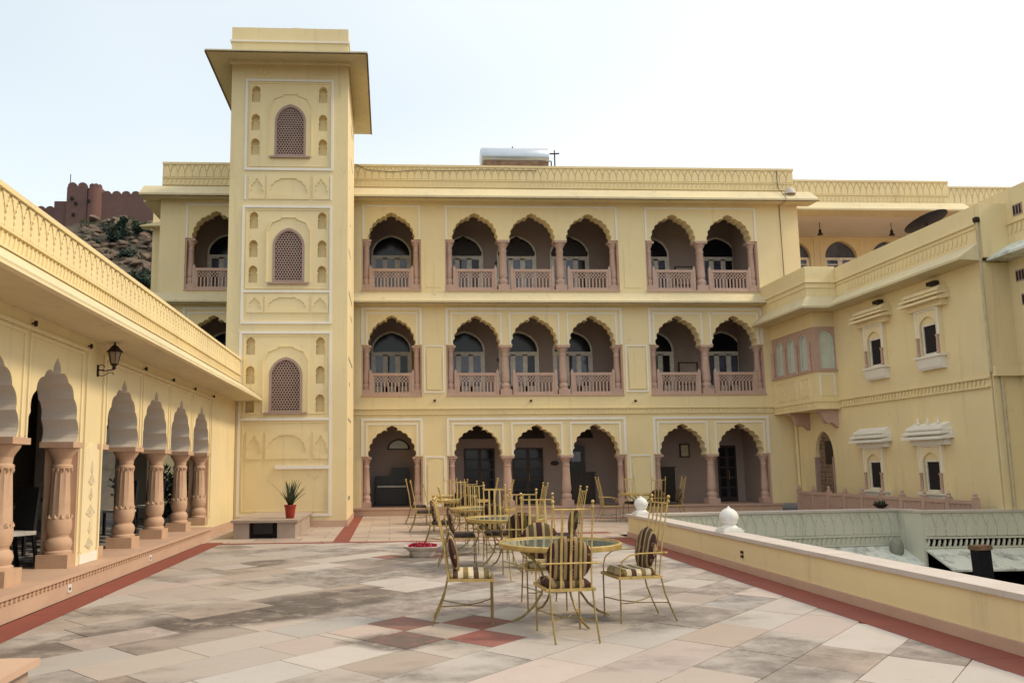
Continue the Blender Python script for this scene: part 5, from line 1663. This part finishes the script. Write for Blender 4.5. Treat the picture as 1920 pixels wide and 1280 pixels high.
TB = [(1.70, 7.86, 'round gold-rimmed glass table beside the checkered red floor tiles'),
      (1.74, 11.7, 'round gold-rimmed glass table, next one behind the striped-cushion chairs'),
      (1.72, 14.5, 'round gold-rimmed glass table, middle one of the row'),
      (1.70, 18.3, 'round gold-rimmed glass table, second from the hotel steps'),
      (1.75, 21.2, 'round gold-rimmed glass table closest to the hotel steps'),
      (6.95, 21.3, 'round gold-rimmed glass table standing apart near the end of the low wall')]
TN = ['checkered-tile table', 'table behind the striped chairs', 'middle table of the row', 'table second from hotel steps', 'table closest to hotel steps', 'lone table beyond low wall']
for t in TB: table(*t)
G1, G2 = 'chairs with striped cushions', 'gold iron chairs with dark cushions'
put_chair(1.575, 7.15, 4, 'gold iron chair with striped pads turned away from terrace, ' + TN[0], True, 'stripe', G1, rc_front, 'round striped cushion on the chair turned away from the open terrace')
put_chair(0.80, 7.83, -95.5, 'gold iron chair with cream striped seat, arcade side of ' + TN[0], False, 'stripe_light', G1, rc_front, 'round striped cushion on the chair on the arcade side')
put_chair(2.40, 7.82, 97, 'gold iron armchair with striped pads, low wall side of ' + TN[0], True, 'stripe_light', G1, rc_front, 'round striped cushion on the armchair by the low wall')
put_chair(1.66, 8.52, 178, 'gold iron chair with striped pads backing onto hotel, ' + TN[0], True, 'stripe_light', G1, rc_front, 'round striped cushion on the chair facing the open terrace')
cr_ = random.Random(21)
for i in range(1, 6):
    tx, ty, _ = TB[i]
    lx = {1: -0.62, 2: -0.72, 3: -0.85, 4: -0.95, 5: -0.90}[i]
    ly = {1: 0.55, 2: 0.45, 3: 0.35, 4: 0.15, 5: 0.0}[i]
    j = lambda: cr_.uniform(-4, 4)
    put_chair(tx + lx, ty + ly, -90 + j(), 'gold iron chair with dark pad, arcade side of ' + TN[i], i == 5, 'brown_fabric', G2, rc_dark if i in (1, 2) else None, 'round dark cushion on the arcade side chair of ' + TN[i])
    put_chair(tx + 0.85, ty + 0.05, 90 + j(), 'gold iron chair with dark pad, low wall side of ' + TN[i], False, 'brown_fabric', G2, rc_dark if i in (1, 5) else None, 'round dark cushion on the low wall side chair of ' + TN[i])
    put_chair(tx + 0.06, ty - 0.80, j(), 'gold iron chair with dark pad facing hotel, ' + TN[i], i == 1, 'brown_fabric', G2, rc_dark, 'round dark cushion on chair facing hotel, ' + TN[i])
    put_chair(tx - 0.02, ty + 0.80, 180 + j(), 'gold iron chair with dark pad backing onto hotel, ' + TN[i], False, 'brown_fabric', G2, None, None)

# dark dining chairs and tables inside the arcade
def dining_chair():
    o = thing('dining_chair', 'black dining chair', 'chair')
    MB().box(-0.22, 0.22, -0.20, 0.22, 0.42, 0.47).build('seat', 'cloth_white', o)
    MB().prism([(-0.20, 0.44), (-0.16, 0.44), (-0.22, 1.02), (-0.27, 1.02)], 'yz', -0.21, 0.21).build('backrest', 'black_fabric', o)
    for sx in (-1, 1):
        MB().box(sx * 0.19 - 0.02, sx * 0.19 + 0.02, 0.17, 0.21, 0, 0.42).build('leg', 'black', o)
        MB().prism([(-0.16, 0.42), (-0.20, 0.42), (-0.27, 0.0), (-0.235, 0.0)], 'yz', sx * 0.19 - 0.02, sx * 0.19 + 0.02).build('leg', 'black', o)
    return o
dproto = None
DL = [(-4.78, 10.25, 150, 'black dining chair with pale seat inside the first pair of arcade arches'), (-5.15, 13.2, 165, 'black dining chair with pale seat behind the painted arcade pier'),
      (-5.2, 15.5, 160, 'black dining chair behind the second column past the painted pier'), (-5.2, 17.4, 165, 'black dining chair behind the end columns of the arcade'),
      (-5.6, 11.8, -20, 'black dining chair facing out beside the dark arcade table'), (-5.9, 9.2, 90, 'black dining chair deep inside the arcade dining room')]
for i, (x, y, a, lb) in enumerate(DL):
    if dproto is None: dproto = dining_chair(); o = dproto
    else: o = copy_tree(dproto)
    o.location = (x, y, 0.284); o.rotation_euler = (0, 0, R(a)); o['label'] = lb; o['group'] = 'dining chairs inside the arcade'
dt = None
for i, (x, y, lb) in enumerate(((-5.75, 10.9, 'dark square dining table inside the first arcade arches'), (-6.0, 14.3, 'dark square dining table behind the long row of arcade arches'))):
    if dt is None:
        o = dt = thing('dining_table', lb, 'table', group='dining tables inside the arcade')
        MB().box(-0.5, 0.5, -0.5, 0.5, 0.70, 0.75).build('top', 'blackwood', o)
        for sx in (-1, 1):
            for sy in (-1, 1):
                MB().box(sx * 0.44 - 0.03, sx * 0.44 + 0.03, sy * 0.44 - 0.03, sy * 0.44 + 0.03, 0, 0.70).build('leg', 'blackwood', o)
    else:
        o = copy_tree(dt); o['label'] = lb
    o.location = (x, y, 0.284)

# small bowl plant by the stone railing
bw = thing('bowl_plant', 'small dark bowl with a low plant beside the pink stone railing', 'plant', (11.2, 17.42, 0.485))
MB().lathe([(0.06, 0.0), (0.13, 0.05), (0.17, 0.10), (0.15, 0.10), (0.01, 0.08)], (0, 0, 0), 14).build('bowl', 'iron', bw, True)
mb = MB()
for k in range(90):
    a = pr.uniform(0, 6.28); r_ = 0.13 * math.sqrt(pr.random())
    p = Vector((r_ * math.cos(a), r_ * math.sin(a), 0.09)); q = p + Vector((pr.uniform(-0.05, 0.05), pr.uniform(-0.05, 0.05), pr.uniform(0.04, 0.13)))
    s = Vector((-math.sin(a), math.cos(a), 0)) * 0.012
    mb.add([p - s, p + s, q], [(0, 1, 2)])
mb.build('foliage', 'leaf', bw)
